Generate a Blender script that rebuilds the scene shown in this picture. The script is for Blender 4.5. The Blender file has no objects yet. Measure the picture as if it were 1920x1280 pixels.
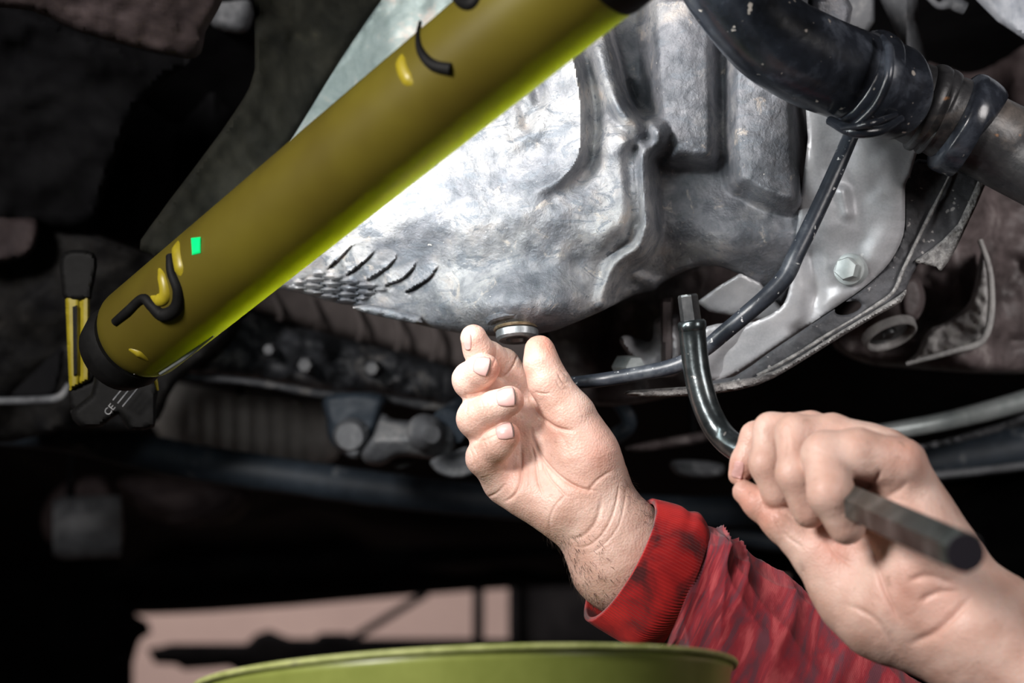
import bpy, bmesh, math, random
import numpy as np
from mathutils import Vector, Matrix, Euler, noise
random.seed(4); RNG = np.random.default_rng(4)
C = bpy.context.scene.collection
sc = bpy.context.scene
# ------------------------------------------------------------------ camera
F = 1920*50/36.0
CAM = Vector((0, 0, 1.45)); TH = math.atan(760/F)
cd = bpy.data.cameras.new('camera'); cd.lens = 50; cd.sensor_width = 36; cd.clip_start = 0.02; cd.clip_end = 60
cam = bpy.data.objects.new('camera', cd); C.objects.link(cam)
cam.location = CAM; cam.rotation_euler = (math.pi/2+TH, 0, 0)
cd.dof.use_dof = True; cd.dof.focus_distance = 0.70; cd.dof.aperture_fstop = 6.0
sc.camera = cam
FW = Vector((0, math.cos(TH), math.sin(TH))); UP = Vector((0, -math.sin(TH), math.cos(TH))); RT = Vector((1, 0, 0))
def P(px, py, d): return CAM + FW*d + RT*((px-960)/F*d) + UP*((640-py)/F*d)
def PV(px, py, d):
    px = np.asarray(px, float); py = np.asarray(py, float); d = np.asarray(d, float)+0*px
    return (np.array(CAM)[None] + np.outer(d, FW) + np.outer((px-960)/F*d, RT) + np.outer((640-py)/F*d, UP))
# ------------------------------------------------------------------ world + lights
w = bpy.data.worlds.new('world'); sc.world = w; w.use_nodes = True
w.node_tree.nodes['Background'].inputs[0].default_value = (0.62, 0.55, 0.55, 1)
w.node_tree.nodes['Background'].inputs[1].default_value = 0.05
sc.view_settings.view_transform = 'Standard'; sc.view_settings.look = 'None'
sc.view_settings.gamma = 1; sc.view_settings.exposure = 0.0
try: sc.view_settings.use_curve_mapping = False
except Exception: pass
def area(name, loc, target, sx, sy, power, col, up=None):
    l = bpy.data.lights.new(name, 'AREA'); l.shape = 'RECTANGLE'; l.size = sx; l.size_y = sy; l.energy = power; l.color = col
    o = bpy.data.objects.new(name, l); C.objects.link(o); o.location = loc
    z = (Vector(loc)-Vector(target)).normalized()
    x = Vector(up).normalized() if up is not None else Vector((1, 0, 0))
    x = (x-z*x.dot(z)).normalized(); y = z.cross(x)
    o.rotation_euler = Matrix((x, y, z)).transposed().to_euler()
    return o
KEY_LIGHT = area('key_light', CAM-RT*0.50+UP*0.33+FW*(0.04), P(1480, 620, 0.7), 0.18, 0.18, 4.6, (1.0, 0.95, 0.92))
KEY_LIGHT.data.spread = math.radians(120)
SIDE_LIGHT = area('side_light', CAM+RT*0.62+UP*0.30+FW*0.10, P(1760, 640, 0.95), 0.3, 0.3, 0.85, (1.0, 0.95, 0.93))
SIDE_LIGHT.data.spread = math.radians(70)
ROOM_LIGHT = area('room_light', (-1.2, 3.4, 2.9), (-0.5, 4.9, 1.4), 1.6, 0.3, 75, (1.0, 0.86, 0.80))
LAMP_W = 0.78
# ------------------------------------------------------------------ materials
def nodes(m): m.use_nodes = True; return m.node_tree.nodes, m.node_tree.links, m.node_tree.nodes['Principled BSDF']
def hexc(r, g, b): return tuple(((c/255)/12.92 if c/255 <= .04045 else ((c/255+.055)/1.055)**2.4) for c in (r, g, b))
def ramp(N, stops):
    r = N.new('ShaderNodeValToRGB'); e = r.color_ramp.elements
    e[0].position, e[0].color = stops[0][0], tuple(stops[0][1])+(1,)
    e[1].position, e[1].color = stops[-1][0], tuple(stops[-1][1])+(1,)
    for p, c in stops[1:-1]:
        q = e.new(p); q.color = tuple(c)+(1,)
    return r
def grime(name, stops, scale=30, metallic=0.0, rough=0.6, bump=0.15, bscale=300, speck=None, speck_amt=0.70, stretch=(1, 1, 1), spec=0.5, bdist=0.001, fine=0.35, speck_scale=260):
    """worn surface: a slow mottling ramp, fine grain and optional small specks of dust, rust and painted glints"""
    m = bpy.data.materials.new(name); N, L, B = nodes(m)
    tc = N.new('ShaderNodeTexCoord'); mp = N.new('ShaderNodeMapping'); mp.inputs['Scale'].default_value = stretch
    L.new(tc.outputs['Object'], mp.inputs[0])
    n1 = N.new('ShaderNodeTexNoise'); n1.inputs['Scale'].default_value = scale; n1.inputs['Detail'].default_value = 8; n1.inputs['Roughness'].default_value = 0.62; n1.inputs['Distortion'].default_value = 0.6
    L.new(mp.outputs[0], n1.inputs['Vector'])
    n2 = N.new('ShaderNodeTexNoise'); n2.inputs['Scale'].default_value = bscale; n2.inputs['Detail'].default_value = 4
    L.new(tc.outputs['Object'], n2.inputs['Vector'])
    mx = N.new('ShaderNodeMix'); mx.data_type = 'FLOAT'; mx.inputs[0].default_value = fine*0.5
    L.new(n1.outputs[0], mx.inputs[2]); L.new(n2.outputs[0], mx.inputs[3])
    r = ramp(N, stops); L.new(mx.outputs[0], r.inputs[0])
    col = r.outputs[0]
    if speck:
        n3 = N.new('ShaderNodeTexNoise'); n3.inputs['Scale'].default_value = speck_scale; n3.inputs['Detail'].default_value = 2
        L.new(tc.outputs['Object'], n3.inputs['Vector'])
        r3 = ramp(N, [(speck_amt, (0, 0, 0)), (speck_amt+0.05, (1, 1, 1))]); L.new(n3.outputs[0], r3.inputs[0])
        mc = N.new('ShaderNodeMix'); mc.data_type = 'RGBA'; L.new(r3.outputs[0], mc.inputs[0]); L.new(col, mc.inputs[6]); mc.inputs[7].default_value = tuple(speck)+(1,)
        col = mc.outputs[2]
    L.new(col, B.inputs['Base Color'])
    B.inputs['Metallic'].default_value = metallic; B.inputs['Roughness'].default_value = rough; B.inputs['Specular IOR Level'].default_value = spec
    if bump:
        b = N.new('ShaderNodeBump'); b.inputs['Strength'].default_value = bump; b.inputs['Distance'].default_value = bdist
        L.new(n2.outputs[0], b.inputs['Height']); L.new(b.outputs[0], B.inputs['Normal'])
    return m
def plain(name, col, rough=0.5, metallic=0.0, emit=None, es=1.0, spec=0.5):
    m = bpy.data.materials.new(name); N, L, B = nodes(m)
    n = N.new('ShaderNodeTexNoise'); n.inputs['Scale'].default_value = 90; n.inputs['Detail'].default_value = 4
    tc = N.new('ShaderNodeTexCoord'); L.new(tc.outputs['Object'], n.inputs['Vector'])
    r = ramp(N, [(0.3, [c*0.8 for c in col]), (0.7, [min(1, c*1.15) for c in col])]); L.new(n.outputs[0], r.inputs[0]); L.new(r.outputs[0], B.inputs['Base Color'])
    B.inputs['Roughness'].default_value = rough; B.inputs['Metallic'].default_value = metallic; B.inputs['Specular IOR Level'].default_value = spec
    if emit: B.inputs['Emission Color'].default_value = tuple(emit)+(1,); B.inputs['Emission Strength'].default_value = es
    return m
M = {}
def mk_alu():
    m = bpy.data.materials.new('dusty_cast_aluminium'); N, L, B = nodes(m)
    tc = N.new('ShaderNodeTexCoord'); at = N.new('ShaderNodeAttribute'); at.attribute_name = 'dust'
    def nz(s, d, dist=0.0, rg=0.6):
        n = N.new('ShaderNodeTexNoise'); n.inputs['Scale'].default_value = s; n.inputs['Detail'].default_value = d; n.inputs['Distortion'].default_value = dist; n.inputs['Roughness'].default_value = rg; L.new(tc.outputs['Object'], n.inputs['Vector']); return n
    n1 = nz(38, 9, 0.8, 0.68); n2 = nz(650, 4); n3 = nz(95, 6, 0.4); n4 = nz(420, 2)
    bare = ramp(N, [(0.34, (0.11, 0.118, 0.135)), (0.5, (0.185, 0.19, 0.21)), (0.66, (0.27, 0.27, 0.29))]); L.new(n3.outputs[0], bare.inputs[0])
    dust = ramp(N, [(0.36, (0.42, 0.415, 0.42)), (0.55, (0.56, 0.54, 0.53)), (0.66, (0.60, 0.52, 0.46))]); L.new(n3.outputs[0], dust.inputs[0])
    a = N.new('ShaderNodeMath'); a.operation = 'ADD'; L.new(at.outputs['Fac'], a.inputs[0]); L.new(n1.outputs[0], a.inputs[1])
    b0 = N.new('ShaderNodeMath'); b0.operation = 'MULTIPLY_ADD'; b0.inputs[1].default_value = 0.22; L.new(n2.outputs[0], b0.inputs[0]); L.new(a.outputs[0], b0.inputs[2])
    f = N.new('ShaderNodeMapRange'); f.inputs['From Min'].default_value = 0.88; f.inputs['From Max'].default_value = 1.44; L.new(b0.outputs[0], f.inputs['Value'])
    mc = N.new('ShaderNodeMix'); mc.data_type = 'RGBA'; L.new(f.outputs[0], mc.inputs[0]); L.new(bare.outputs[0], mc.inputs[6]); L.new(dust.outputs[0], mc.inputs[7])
    mp = N.new('ShaderNodeMapping'); mp.inputs['Rotation'].default_value = (0, 0.64, 0); mp.inputs['Scale'].default_value = (1, 1, 2.6); L.new(tc.outputs['Object'], mp.inputs[0])
    n5 = nz(48, 7, 1.2, 0.72); L.new(mp.outputs[0], n5.inputs['Vector']); r5 = ramp(N, [(0.55, (0, 0, 0)), (0.585, (0.85, 0.85, 0.85))]); L.new(n5.outputs[0], r5.inputs[0])
    m5 = N.new('ShaderNodeMix'); m5.data_type = 'RGBA'; L.new(r5.outputs[0], m5.inputs[0]); L.new(mc.outputs[2], m5.inputs[6]); m5.inputs[7].default_value = (0.17, 0.185, 0.21, 1)
    n6 = nz(60, 8, 0.9, 0.75); r6 = ramp(N, [(0.60, (0, 0, 0)), (0.66, (0.6, 0.6, 0.6))]); L.new(n6.outputs[0], r6.inputs[0])
    m6 = N.new('ShaderNodeMix'); m6.data_type = 'RGBA'; L.new(r6.outputs[0], m6.inputs[0]); L.new(m5.outputs[2], m6.inputs[6]); m6.inputs[7].default_value = (0.62, 0.53, 0.45, 1); mc = m6
    r4 = ramp(N, [(0.735, (0, 0, 0)), (0.77, (1, 1, 1))]); L.new(n4.outputs[0], r4.inputs[0])
    m2 = N.new('ShaderNodeMix'); m2.data_type = 'RGBA'; L.new(r4.outputs[0], m2.inputs[0]); L.new(mc.outputs[2], m2.inputs[6]); m2.inputs[7].default_value = (0.78, 0.72, 0.66, 1)
    L.new(m2.outputs[2], B.inputs['Base Color']); B.inputs['Metallic'].default_value = 0.2; B.inputs['Roughness'].default_value = 0.5
    ad = N.new('ShaderNodeMath'); ad.operation = 'ADD'; L.new(n2.outputs[0], ad.inputs[0]); L.new(n1.outputs[0], ad.inputs[1])
    b = N.new('ShaderNodeBump'); b.inputs['Strength'].default_value = 0.7; b.inputs['Distance'].default_value = 0.0010; L.new(ad.outputs[0], b.inputs['Height']); L.new(b.outputs[0], B.inputs['Normal'])
    return m
M['alu'] = mk_alu()
M['alu_clean'] = grime('pale_cast_aluminium', [(0.32, (0.34, 0.35, 0.37)), (0.5, (0.50, 0.50, 0.52)), (0.66, (0.58, 0.57, 0.58))], scale=16, rough=0.45, metallic=0.3, bump=0.22, bscale=800, bdist=0.0004, speck=(0.75, 0.74, 0.74), speck_amt=0.74, speck_scale=120)
M['flange'] = grime('dark_grit_steel', [(0.35, (0.05, 0.052, 0.058)), (0.6, (0.10, 0.10, 0.11))], scale=60, rough=0.6, bump=0.6, bscale=600, speck=(0.45, 0.43, 0.42), speck_amt=0.665, bdist=0.0006)
M['rim'] = grime('crusted_rim', [(0.4, (0.16, 0.155, 0.155)), (0.6, (0.42, 0.41, 0.40))], scale=260, rough=0.7, bump=0.8, bscale=900)
M['black_tube'] = grime('black_painted_tube', [(0.35, (0.018, 0.021, 0.028)), (0.55, (0.035, 0.042, 0.055)), (0.68, (0.10, 0.11, 0.125))], scale=50, rough=0.36, bump=0.15, speck=(0.55, 0.55, 0.55), speck_amt=0.665, speck_scale=330)
M['hose'] = grime('oily_black_hose', [(0.35, (0.006, 0.007, 0.009)), (0.52, (0.018, 0.021, 0.028)), (0.66, (0.07, 0.08, 0.10))], scale=26, rough=0.24, bump=0.2, bscale=200, speck=(0.40, 0.36, 0.32), speck_amt=0.70, speck_scale=170, bdist=0.0008)  # pale specks put the hose's glints into the colour, along with grime
M['hose_metal'] = grime('rusty_black_pipe', [(0.35, (0.009, 0.009, 0.011)), (0.55, (0.03, 0.03, 0.032)), (0.70, (0.11, 0.095, 0.085))], scale=30, rough=0.42, bump=0.25, speck=(0.28, 0.13, 0.05), speck_amt=0.73, speck_scale=90)
M['steel'] = grime('worn_chrome_steel', [(0.4, (0.20, 0.21, 0.22)), (0.6, (0.34, 0.35, 0.36))], scale=80, rough=0.22, metallic=0.9, bump=0.08, speck=(0.03, 0.03, 0.03), speck_amt=0.68)
M['key'] = grime('gunmetal_key', [(0.38, (0.045, 0.055, 0.058)), (0.55, (0.10, 0.115, 0.12)), (0.7, (0.19, 0.20, 0.20))], scale=60, rough=0.24, metallic=0.85, bump=0.1, speck=(0.55, 0.52, 0.5), speck_amt=0.72)
M['key_hex'] = grime('scuffed_key_handle', [(0.38, (0.04, 0.05, 0.047)), (0.52, (0.085, 0.10, 0.095)), (0.66, (0.24, 0.245, 0.24))], scale=45, rough=0.33, metallic=0.55, bump=0.1)
M['key_end'] = plain('key_end_face', (0.012, 0.010, 0.016), 0.55)
M['bolt'] = grime('zinc_bolt', [(0.35, (0.42, 0.46, 0.46)), (0.65, (0.56, 0.60, 0.60))], scale=200, rough=0.42, metallic=0.35, bump=0.1)
M['plug'] = grime('grey_plug', [(0.35, (0.18, 0.19, 0.2)), (0.65, (0.38, 0.39, 0.40))], scale=200, rough=0.35, metallic=0.6, bump=0.2)
M['brass'] = grime('copper_washer', [(0.4, (0.42, 0.30, 0.17)), (0.6, (0.72, 0.58, 0.40))], scale=200, rough=0.3, metallic=0.85, bump=0.1)
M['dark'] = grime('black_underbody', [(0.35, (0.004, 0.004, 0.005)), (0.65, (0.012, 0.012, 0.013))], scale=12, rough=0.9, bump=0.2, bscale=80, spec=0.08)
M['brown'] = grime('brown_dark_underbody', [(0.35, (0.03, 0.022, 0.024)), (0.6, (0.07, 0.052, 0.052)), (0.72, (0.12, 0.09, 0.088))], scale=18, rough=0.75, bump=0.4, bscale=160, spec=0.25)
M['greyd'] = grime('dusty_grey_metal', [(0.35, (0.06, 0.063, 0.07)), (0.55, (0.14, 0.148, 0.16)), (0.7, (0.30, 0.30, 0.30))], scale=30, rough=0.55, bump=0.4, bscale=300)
M['beam'] = grime('crusty_black_beam', [(0.38, (0.012, 0.014, 0.017)), (0.55, (0.04, 0.043, 0.05)), (0.70, (0.20, 0.19, 0.18))], scale=32, rough=0.6, bump=0.8, bscale=110, bdist=0.003)
M['bar'] = grime('blue_black_bar', [(0.38, (0.018, 0.027, 0.038)), (0.58, (0.036, 0.050, 0.068)), (0.70, (0.26, 0.27, 0.28))], scale=22, rough=0.6, bump=0.3, bscale=120)
M['duct'] = grime('brown_grey_duct', [(0.35, (0.09, 0.075, 0.073)), (0.65, (0.17, 0.145, 0.14))], scale=20, rough=0.8, bump=0.2)
M['duct_grey'] = grime('grey_duct_fabric', [(0.35, (0.42, 0.41, 0.39)), (0.65, (0.62, 0.60, 0.57))], scale=20, rough=0.9, bump=0.3, bscale=500)
M['olive'] = grime('dark_olive_panel', [(0.35, (0.006, 0.0065, 0.005)), (0.6, (0.015, 0.015, 0.011)), (0.72, (0.045, 0.04, 0.026))], scale=30, rough=0.85, bump=0.4, bscale=200, spec=0.15)
M['palegreen'] = grime('pale_dusty_flange', [(0.38, (0.34, 0.42, 0.41)), (0.53, (0.50, 0.58, 0.56)), (0.62, (0.76, 0.68, 0.62))], scale=30, rough=0.5, bump=0.4, bscale=260)
M['pale'] = grime('pale_blue_panel', [(0.38, (0.20, 0.23, 0.28)), (0.6, (0.42, 0.44, 0.48))], scale=26, rough=0.5, bump=0.3)
M['pipe'] = grime('grey_green_pipe', [(0.38, (0.26, 0.30, 0.30)), (0.6, (0.42, 0.46, 0.46))], scale=40, rough=0.4, metallic=0.3, bump=0.1)
M['casing_dark'] = grime('dirty_gearbox', [(0.36, (0.05, 0.038, 0.038)), (0.55, (0.15, 0.12, 0.12)), (0.72, (0.36, 0.32, 0.31))], scale=26, rough=0.55, bump=0.5, bscale=220)
M['cheek'] = grime('grey_cast_cheek', [(0.36, (0.20, 0.19, 0.19)), (0.6, (0.42, 0.41, 0.40))], scale=40, rough=0.5, bump=0.5, bscale=300)
M['shield'] = grime('dark_scuffed_shield', [(0.38, (0.008, 0.008, 0.009)), (0.58, (0.020, 0.019, 0.018)), (0.72, (0.07, 0.065, 0.06))], scale=26, rough=0.7, bump=0.6, bscale=110, spec=0.15, bdist=0.002)
M['wall'] = grime('pinkish_plaster', [(0.35, (0.42, 0.33, 0.31)), (0.65, (0.50, 0.40, 0.37))], scale=1.2, rough=0.9, bump=0.05, bscale=30)
M['floor'] = grime('grey_concrete', [(0.35, (0.16, 0.15, 0.14)), (0.65, (0.24, 0.23, 0.22))], scale=2, rough=0.8, bump=0.1, bscale=60)
M['ceiling'] = grime('off_white_ceiling', [(0.35, (0.32, 0.30, 0.29)), (0.65, (0.4, 0.38, 0.36))], scale=2, rough=0.9, bump=0.05)
M['black_plastic'] = grime('black_plastic', [(0.35, (0.003, 0.003, 0.003)), (0.65, (0.008, 0.008, 0.008))], scale=60, rough=0.65, bump=0.1, spec=0.15)
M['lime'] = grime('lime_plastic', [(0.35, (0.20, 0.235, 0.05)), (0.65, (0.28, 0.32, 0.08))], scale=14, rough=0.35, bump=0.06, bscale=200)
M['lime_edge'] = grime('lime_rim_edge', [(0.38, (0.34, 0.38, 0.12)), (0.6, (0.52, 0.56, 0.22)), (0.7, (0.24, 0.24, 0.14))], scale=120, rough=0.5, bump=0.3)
M['yellow'] = grime('lamp_yellow_part', [(0.35, (0.24, 0.19, 0.010)), (0.65, (0.36, 0.29, 0.018))], scale=60, rough=0.4, bump=0.05)
M['nail'] = plain('fingernail', (0.72, 0.43, 0.40), 0.32)
M['nail_dirt'] = plain('dirty_nail_edge', (0.10, 0.06, 0.05), 0.7)
M['hair'] = plain('dark_arm_hair', (0.035, 0.022, 0.015), 0.5)
M['led'] = plain('green_led', (0.0, 0.3, 0.08), 0.4, emit=(0.0, 1.0, 0.25), es=0.75)
M['led_white'] = plain('white_led_board', (0.8, 0.8, 0.8), 0.4, emit=(0.92, 0.98, 1.0), es=3.0)
def mk_shell():
    m = bpy.data.materials.new('translucent_yellow_shell'); N, L, B = nodes(m)
    tc = N.new('ShaderNodeTexCoord'); n = N.new('ShaderNodeTexNoise'); n.inputs['Scale'].default_value = 14; n.inputs['Detail'].default_value = 3
    L.new(tc.outputs['Object'], n.inputs['Vector'])
    r = ramp(N, [(0.35, (0.12, 0.09, 0.014)), (0.65, (0.19, 0.155, 0.02))]); L.new(n.outputs[0], r.inputs[0]); L.new(r.outputs[0], B.inputs['Base Color'])
    B.inputs['Roughness'].default_value = 0.38
    t = N.new('ShaderNodeBsdfTranslucent'); t.inputs[0].default_value = (0.47, 0.50, 0.02, 1)
    mx = N.new('ShaderNodeMixShader'); mx.inputs[0].default_value = 0.40
    L.new(B.outputs[0], mx.inputs[1]); L.new(t.outputs[0], mx.inputs[2]); L.new(mx.outputs[0], N['Material Output'].inputs[0])
    return m
M['shell'] = mk_shell()
def mk_lens():
    m = bpy.data.materials.new('clear_lamp_lens'); N, L, B = nodes(m)
    B.inputs['Base Color'].default_value = (0.8, 0.82, 0.8, 1); B.inputs['Roughness'].default_value = 0.2
    n = N.new('ShaderNodeTexNoise'); n.inputs['Scale'].default_value = 40
    t = N.new('ShaderNodeBsdfTransparent'); t.inputs[0].default_value = (0.97, 0.98, 0.97, 1)
    mx = N.new('ShaderNodeMixShader'); mx.inputs[0].default_value = 0.88
    L.new(B.outputs[0], mx.inputs[1]); L.new(t.outputs[0], mx.inputs[2]); L.new(mx.outputs[0], N['Material Output'].inputs[0])
    return m
M['lens'] = mk_lens()
def mk_skin():
    m = bpy.data.materials.new('skin'); N, L, B = nodes(m)
    tc = N.new('ShaderNodeTexCoord')
    at = N.new('ShaderNodeAttribute'); at.attribute_name = 'flush'
    n = N.new('ShaderNodeTexNoise'); n.inputs['Scale'].default_value = 70; n.inputs['Detail'].default_value = 6; L.new(tc.outputs['Object'], n.inputs['Vector'])
    r = ramp(N, [(0.33, (0.60, 0.385, 0.31)), (0.5, (0.70, 0.475, 0.395)), (0.68, (0.78, 0.575, 0.49))]); L.new(n.outputs[0], r.inputs[0])
    mc = N.new('ShaderNodeMix'); mc.data_type = 'RGBA'; L.new(at.outputs['Fac'], mc.inputs[0]); L.new(r.outputs[0], mc.inputs[6]); mc.inputs[7].default_value = (0.66, 0.24, 0.17, 1)
    g = N.new('ShaderNodeTexNoise'); g.inputs['Scale'].default_value = 200; g.inputs['Detail'].default_value = 5; L.new(tc.outputs['Object'], g.inputs['Vector'])
    rg = ramp(N, [(0.66, (0, 0, 0)), (0.80, (0.7, 0.7, 0.7))]); L.new(g.outputs[0], rg.inputs[0])
    m2 = N.new('ShaderNodeMix'); m2.data_type = 'RGBA'; L.new(rg.outputs[0], m2.inputs[0]); L.new(mc.outputs[2], m2.inputs[6]); m2.inputs[7].default_value = (0.30, 0.17, 0.12, 1)
    L.new(m2.outputs[2], B.inputs['Base Color'])
    B.inputs['Roughness'].default_value = 0.48; B.inputs['Subsurface Weight'].default_value = 0.22; B.inputs['Subsurface Radius'].default_value = (1, 0.35, 0.2); B.inputs['Subsurface Scale'].default_value = 0.004
    v = N.new('ShaderNodeTexVoronoi'); v.inputs['Scale'].default_value = 900; L.new(tc.outputs['Object'], v.inputs['Vector'])
    ad = N.new('ShaderNodeMath'); ad.operation = 'ADD'; L.new(v.outputs['Distance'], ad.inputs[0]); L.new(g.outputs[0], ad.inputs[1])
    b = N.new('ShaderNodeBump'); b.inputs['Strength'].default_value = 0.35; b.inputs['Distance'].default_value = 0.0005; L.new(ad.outputs[0], b.inputs['Height']); L.new(b.outputs[0], B.inputs['Normal'])
    return m
M['skin'] = mk_skin()
def mk_cloth(name, c1, c2, c3, wave, stain=(1, 1, 1)):
    m = bpy.data.materials.new(name); N, L, B = nodes(m)
    tc = N.new('ShaderNodeTexCoord'); uv = N.new('ShaderNodeUVMap'); uv.uv_map = 'UVMap'
    n = N.new('ShaderNodeTexNoise'); n.inputs['Scale'].default_value = 1; n.inputs['Detail'].default_value = 7; n.inputs['Distortion'].default_value = 0.5; n.inputs['Roughness'].default_value = 0.6; mu_ = N.new('ShaderNodeMapping'); mu_.inputs['Scale'].default_value = stain; L.new(uv.outputs[0], mu_.inputs[0]); L.new(mu_.outputs[0], n.inputs['Vector'])
    r = ramp(N, [(0.40, c1), (0.52, c2), (0.64, c3)]); L.new(n.outputs[0], r.inputs[0])
    wv = N.new('ShaderNodeTexWave'); wv.inputs['Scale'].default_value = wave; wv.inputs['Distortion'].default_value = 0.4; wv.bands_direction = 'Y'; L.new(uv.outputs[0], wv.inputs['Vector'])
    mu = N.new('ShaderNodeMix'); mu.data_type = 'RGBA'; mu.blend_type = 'MULTIPLY'; mu.inputs[0].default_value = 0.30
    L.new(r.outputs[0], mu.inputs[6]); L.new(wv.outputs[0], mu.inputs[7]); L.new(mu.outputs[2], B.inputs['Base Color'])
    B.inputs['Roughness'].default_value = 0.9; B.inputs['Sheen Weight'].default_value = 0.3; B.inputs['Specular IOR Level'].default_value = 0.15
    b = N.new('ShaderNodeBump'); b.inputs['Strength'].default_value = 0.5; b.inputs['Distance'].default_value = 0.0005; L.new(wv.outputs[0], b.inputs['Height']); L.new(b.outputs[0], B.inputs['Normal'])
    return m
M['sleeve'] = mk_cloth('red_sweat_fabric', (0.19, 0.05, 0.07), (0.40, 0.030, 0.045), (0.62, 0.10, 0.11), 150, (7, 26, 1))
M['cuff'] = mk_cloth('red_rib_knit', (0.10, 0.010, 0.012), (0.42, 0.010, 0.012), (0.62, 0.020, 0.018), 60, (9, 2.5, 1))
# ------------------------------------------------------------------ helpers
def obj(name, verts, faces, mat, parent=None, smooth=True):
    me = bpy.data.meshes.new(name); me.from_pydata([tuple(map(float, v)) for v in verts], [], [tuple(map(int, f)) for f in faces]); me.update()
    bm = bmesh.new(); bm.from_mesh(me); bmesh.ops.recalc_face_normals(bm, faces=bm.faces[:]); bm.to_mesh(me); bm.free()
    if smooth: me.polygons.foreach_set('use_smooth', [True]*len(me.polygons))
    me.materials.append(mat)
    o = bpy.data.objects.new(name, me); C.objects.link(o)
    if parent: o.parent = parent; o.matrix_parent_inverse = Matrix.Translation(-parent.location) if parent.type == 'EMPTY' else Matrix.Identity(4)
    return o
def recenter(o):
    """put an unparented mesh's origin at its centre"""
    me = o.data; c = Vector((0, 0, 0))
    for v in me.vertices: c += v.co
    c /= max(1, len(me.vertices)); me.transform(Matrix.Translation(-c)); o.location = c; return o
def tag(o, label=None, cat=None, group=None, kind=None):
    if label: o['label'] = label
    if cat: o['category'] = cat
    if group: o['group'] = group
    if kind: o['kind'] = kind
    return o
def thing(name, label, cat, loc, group=None):
    o = bpy.data.objects.new(name, None); C.objects.link(o); o.location = loc; o.empty_display_size = 0.02
    return tag(o, label, cat, group)
def sharp(o, ang=40):
    for p in o.data.polygons: p.use_smooth = True
    try: o.data.set_sharp_from_angle(angle=math.radians(ang))
    except Exception: pass
    return o
def catmull(pts, n=8, closed=False):
    pts = np.asarray(pts, float); N_ = len(pts); out = []
    rng = range(N_ if closed else N_-1)
    for i in rng:
        p0 = pts[(i-1) % N_] if (closed or i > 0) else 2*pts[0]-pts[1]
        p1 = pts[i]; p2 = pts[(i+1) % N_]
        p3 = pts[(i+2) % N_] if (closed or i+2 < N_) else 2*pts[-1]-pts[-2]
        for k in range(n):
            t = k/n; out.append(0.5*((2*p1)+(-p0+p2)*t+(2*p0-5*p1+4*p2-p3)*t*t+(-p0+3*p1-3*p2+p3)*t**3))
    if not closed: out.append(pts[-1])
    return np.array(out)
def tube_w(name, pts, rad, mat, parent=None, seg=24, caps=True, sides_rot=0.0, flat=False):
    """tube through world points with a radius at each"""
    pts = [Vector(p) for p in pts]; n = len(pts); V = []; Fc = []; nrm = None
    for i, p in enumerate(pts):
        t = (pts[min(i+1, n-1)]-pts[max(i-1, 0)]).normalized()
        if nrm is None: nrm = FW.cross(t).normalized() if abs(FW.dot(t)) < .95 else RT.cross(t).normalized()
        nrm = (nrm-t*nrm.dot(t)).normalized(); bn = t.cross(nrm)
        r = rad[i] if hasattr(rad, '__len__') else rad
        for k in range(seg):
            a = 2*math.pi*k/seg+sides_rot; V.append(p+nrm*(r*math.cos(a))+bn*(r*math.sin(a)))
    for i in range(n-1):
        for k in range(seg):
            k2 = (k+1) % seg; Fc.append((i*seg+k, i*seg+k2, (i+1)*seg+k2, (i+1)*seg+k))
    if caps: Fc.append(tuple(range(seg-1, -1, -1))); Fc.append(tuple((n-1)*seg+k for k in range(seg)))
    o = obj(name, V, Fc, mat, parent, smooth=not flat)
    if caps and not flat: sharp(o, 50)
    return o
def tube_px(name, path, mat, parent=None, seg=24, n=8, wob=0, **kw):
    """path of (px, py, depth, radius_px)"""
    q = catmull(path, n)
    pts = []; rad = []
    for x, y, d, r in q:
        pts.append(P(x, y, d)); rr = r*d/F
        if wob: rr *= 1+wob*noise.noise(pts[-1]*90)
        rad.append(rr)
    return tube_w(name, pts, rad, mat, parent, seg, **kw)
def poly_dist(X, Y, poly, closed=False):
    """distance to a polyline, signed side (cross) and arc parameter"""
    poly = np.asarray(poly, float); best = np.full(X.shape, 1e9); side = np.zeros(X.shape); par = np.zeros(X.shape)
    A = poly; Bp = np.roll(poly, -1, axis=0) if closed else poly[1:]
    if not closed: A = poly[:-1]
    Ls = np.hypot(*(Bp-A).T); cum = np.concatenate([[0], np.cumsum(Ls)]); tot = cum[-1]
    for i in range(len(A)):
        ax, ay = A[i]; bx, by = Bp[i]; dx, dy = bx-ax, by-ay; l2 = dx*dx+dy*dy+1e-9
        t = np.clip(((X-ax)*dx+(Y-ay)*dy)/l2, 0, 1); qx = ax+t*dx; qy = ay+t*dy
        d = np.hypot(X-qx, Y-qy); m = d < best
        best = np.where(m, d, best); side = np.where(m, np.sign(dx*(Y-ay)-dy*(X-ax)), side); par = np.where(m, (cum[i]+t*Ls[i])/tot, par)
    return best, side, par
def inside(X, Y, poly):
    poly = np.asarray(poly, float); c = np.zeros(X.shape, bool); n = len(poly); j = n-1
    for i in range(n):
        xi, yi = poly[i]; xj, yj = poly[j]
        m = ((yi > Y) != (yj > Y)) & (X < (xj-xi)*(Y-yi)/((yj-yi) if yj != yi else 1e-9)+xi)
        c ^= m; j = i
    return c
def sd_poly(X, Y, poly):
    d, _, _ = poly_dist(X, Y, poly, True); return np.where(inside(X, Y, poly), -d, d)
def sstep(x): x = np.clip(x, 0, 1); return x*x*(3-2*x)
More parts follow.
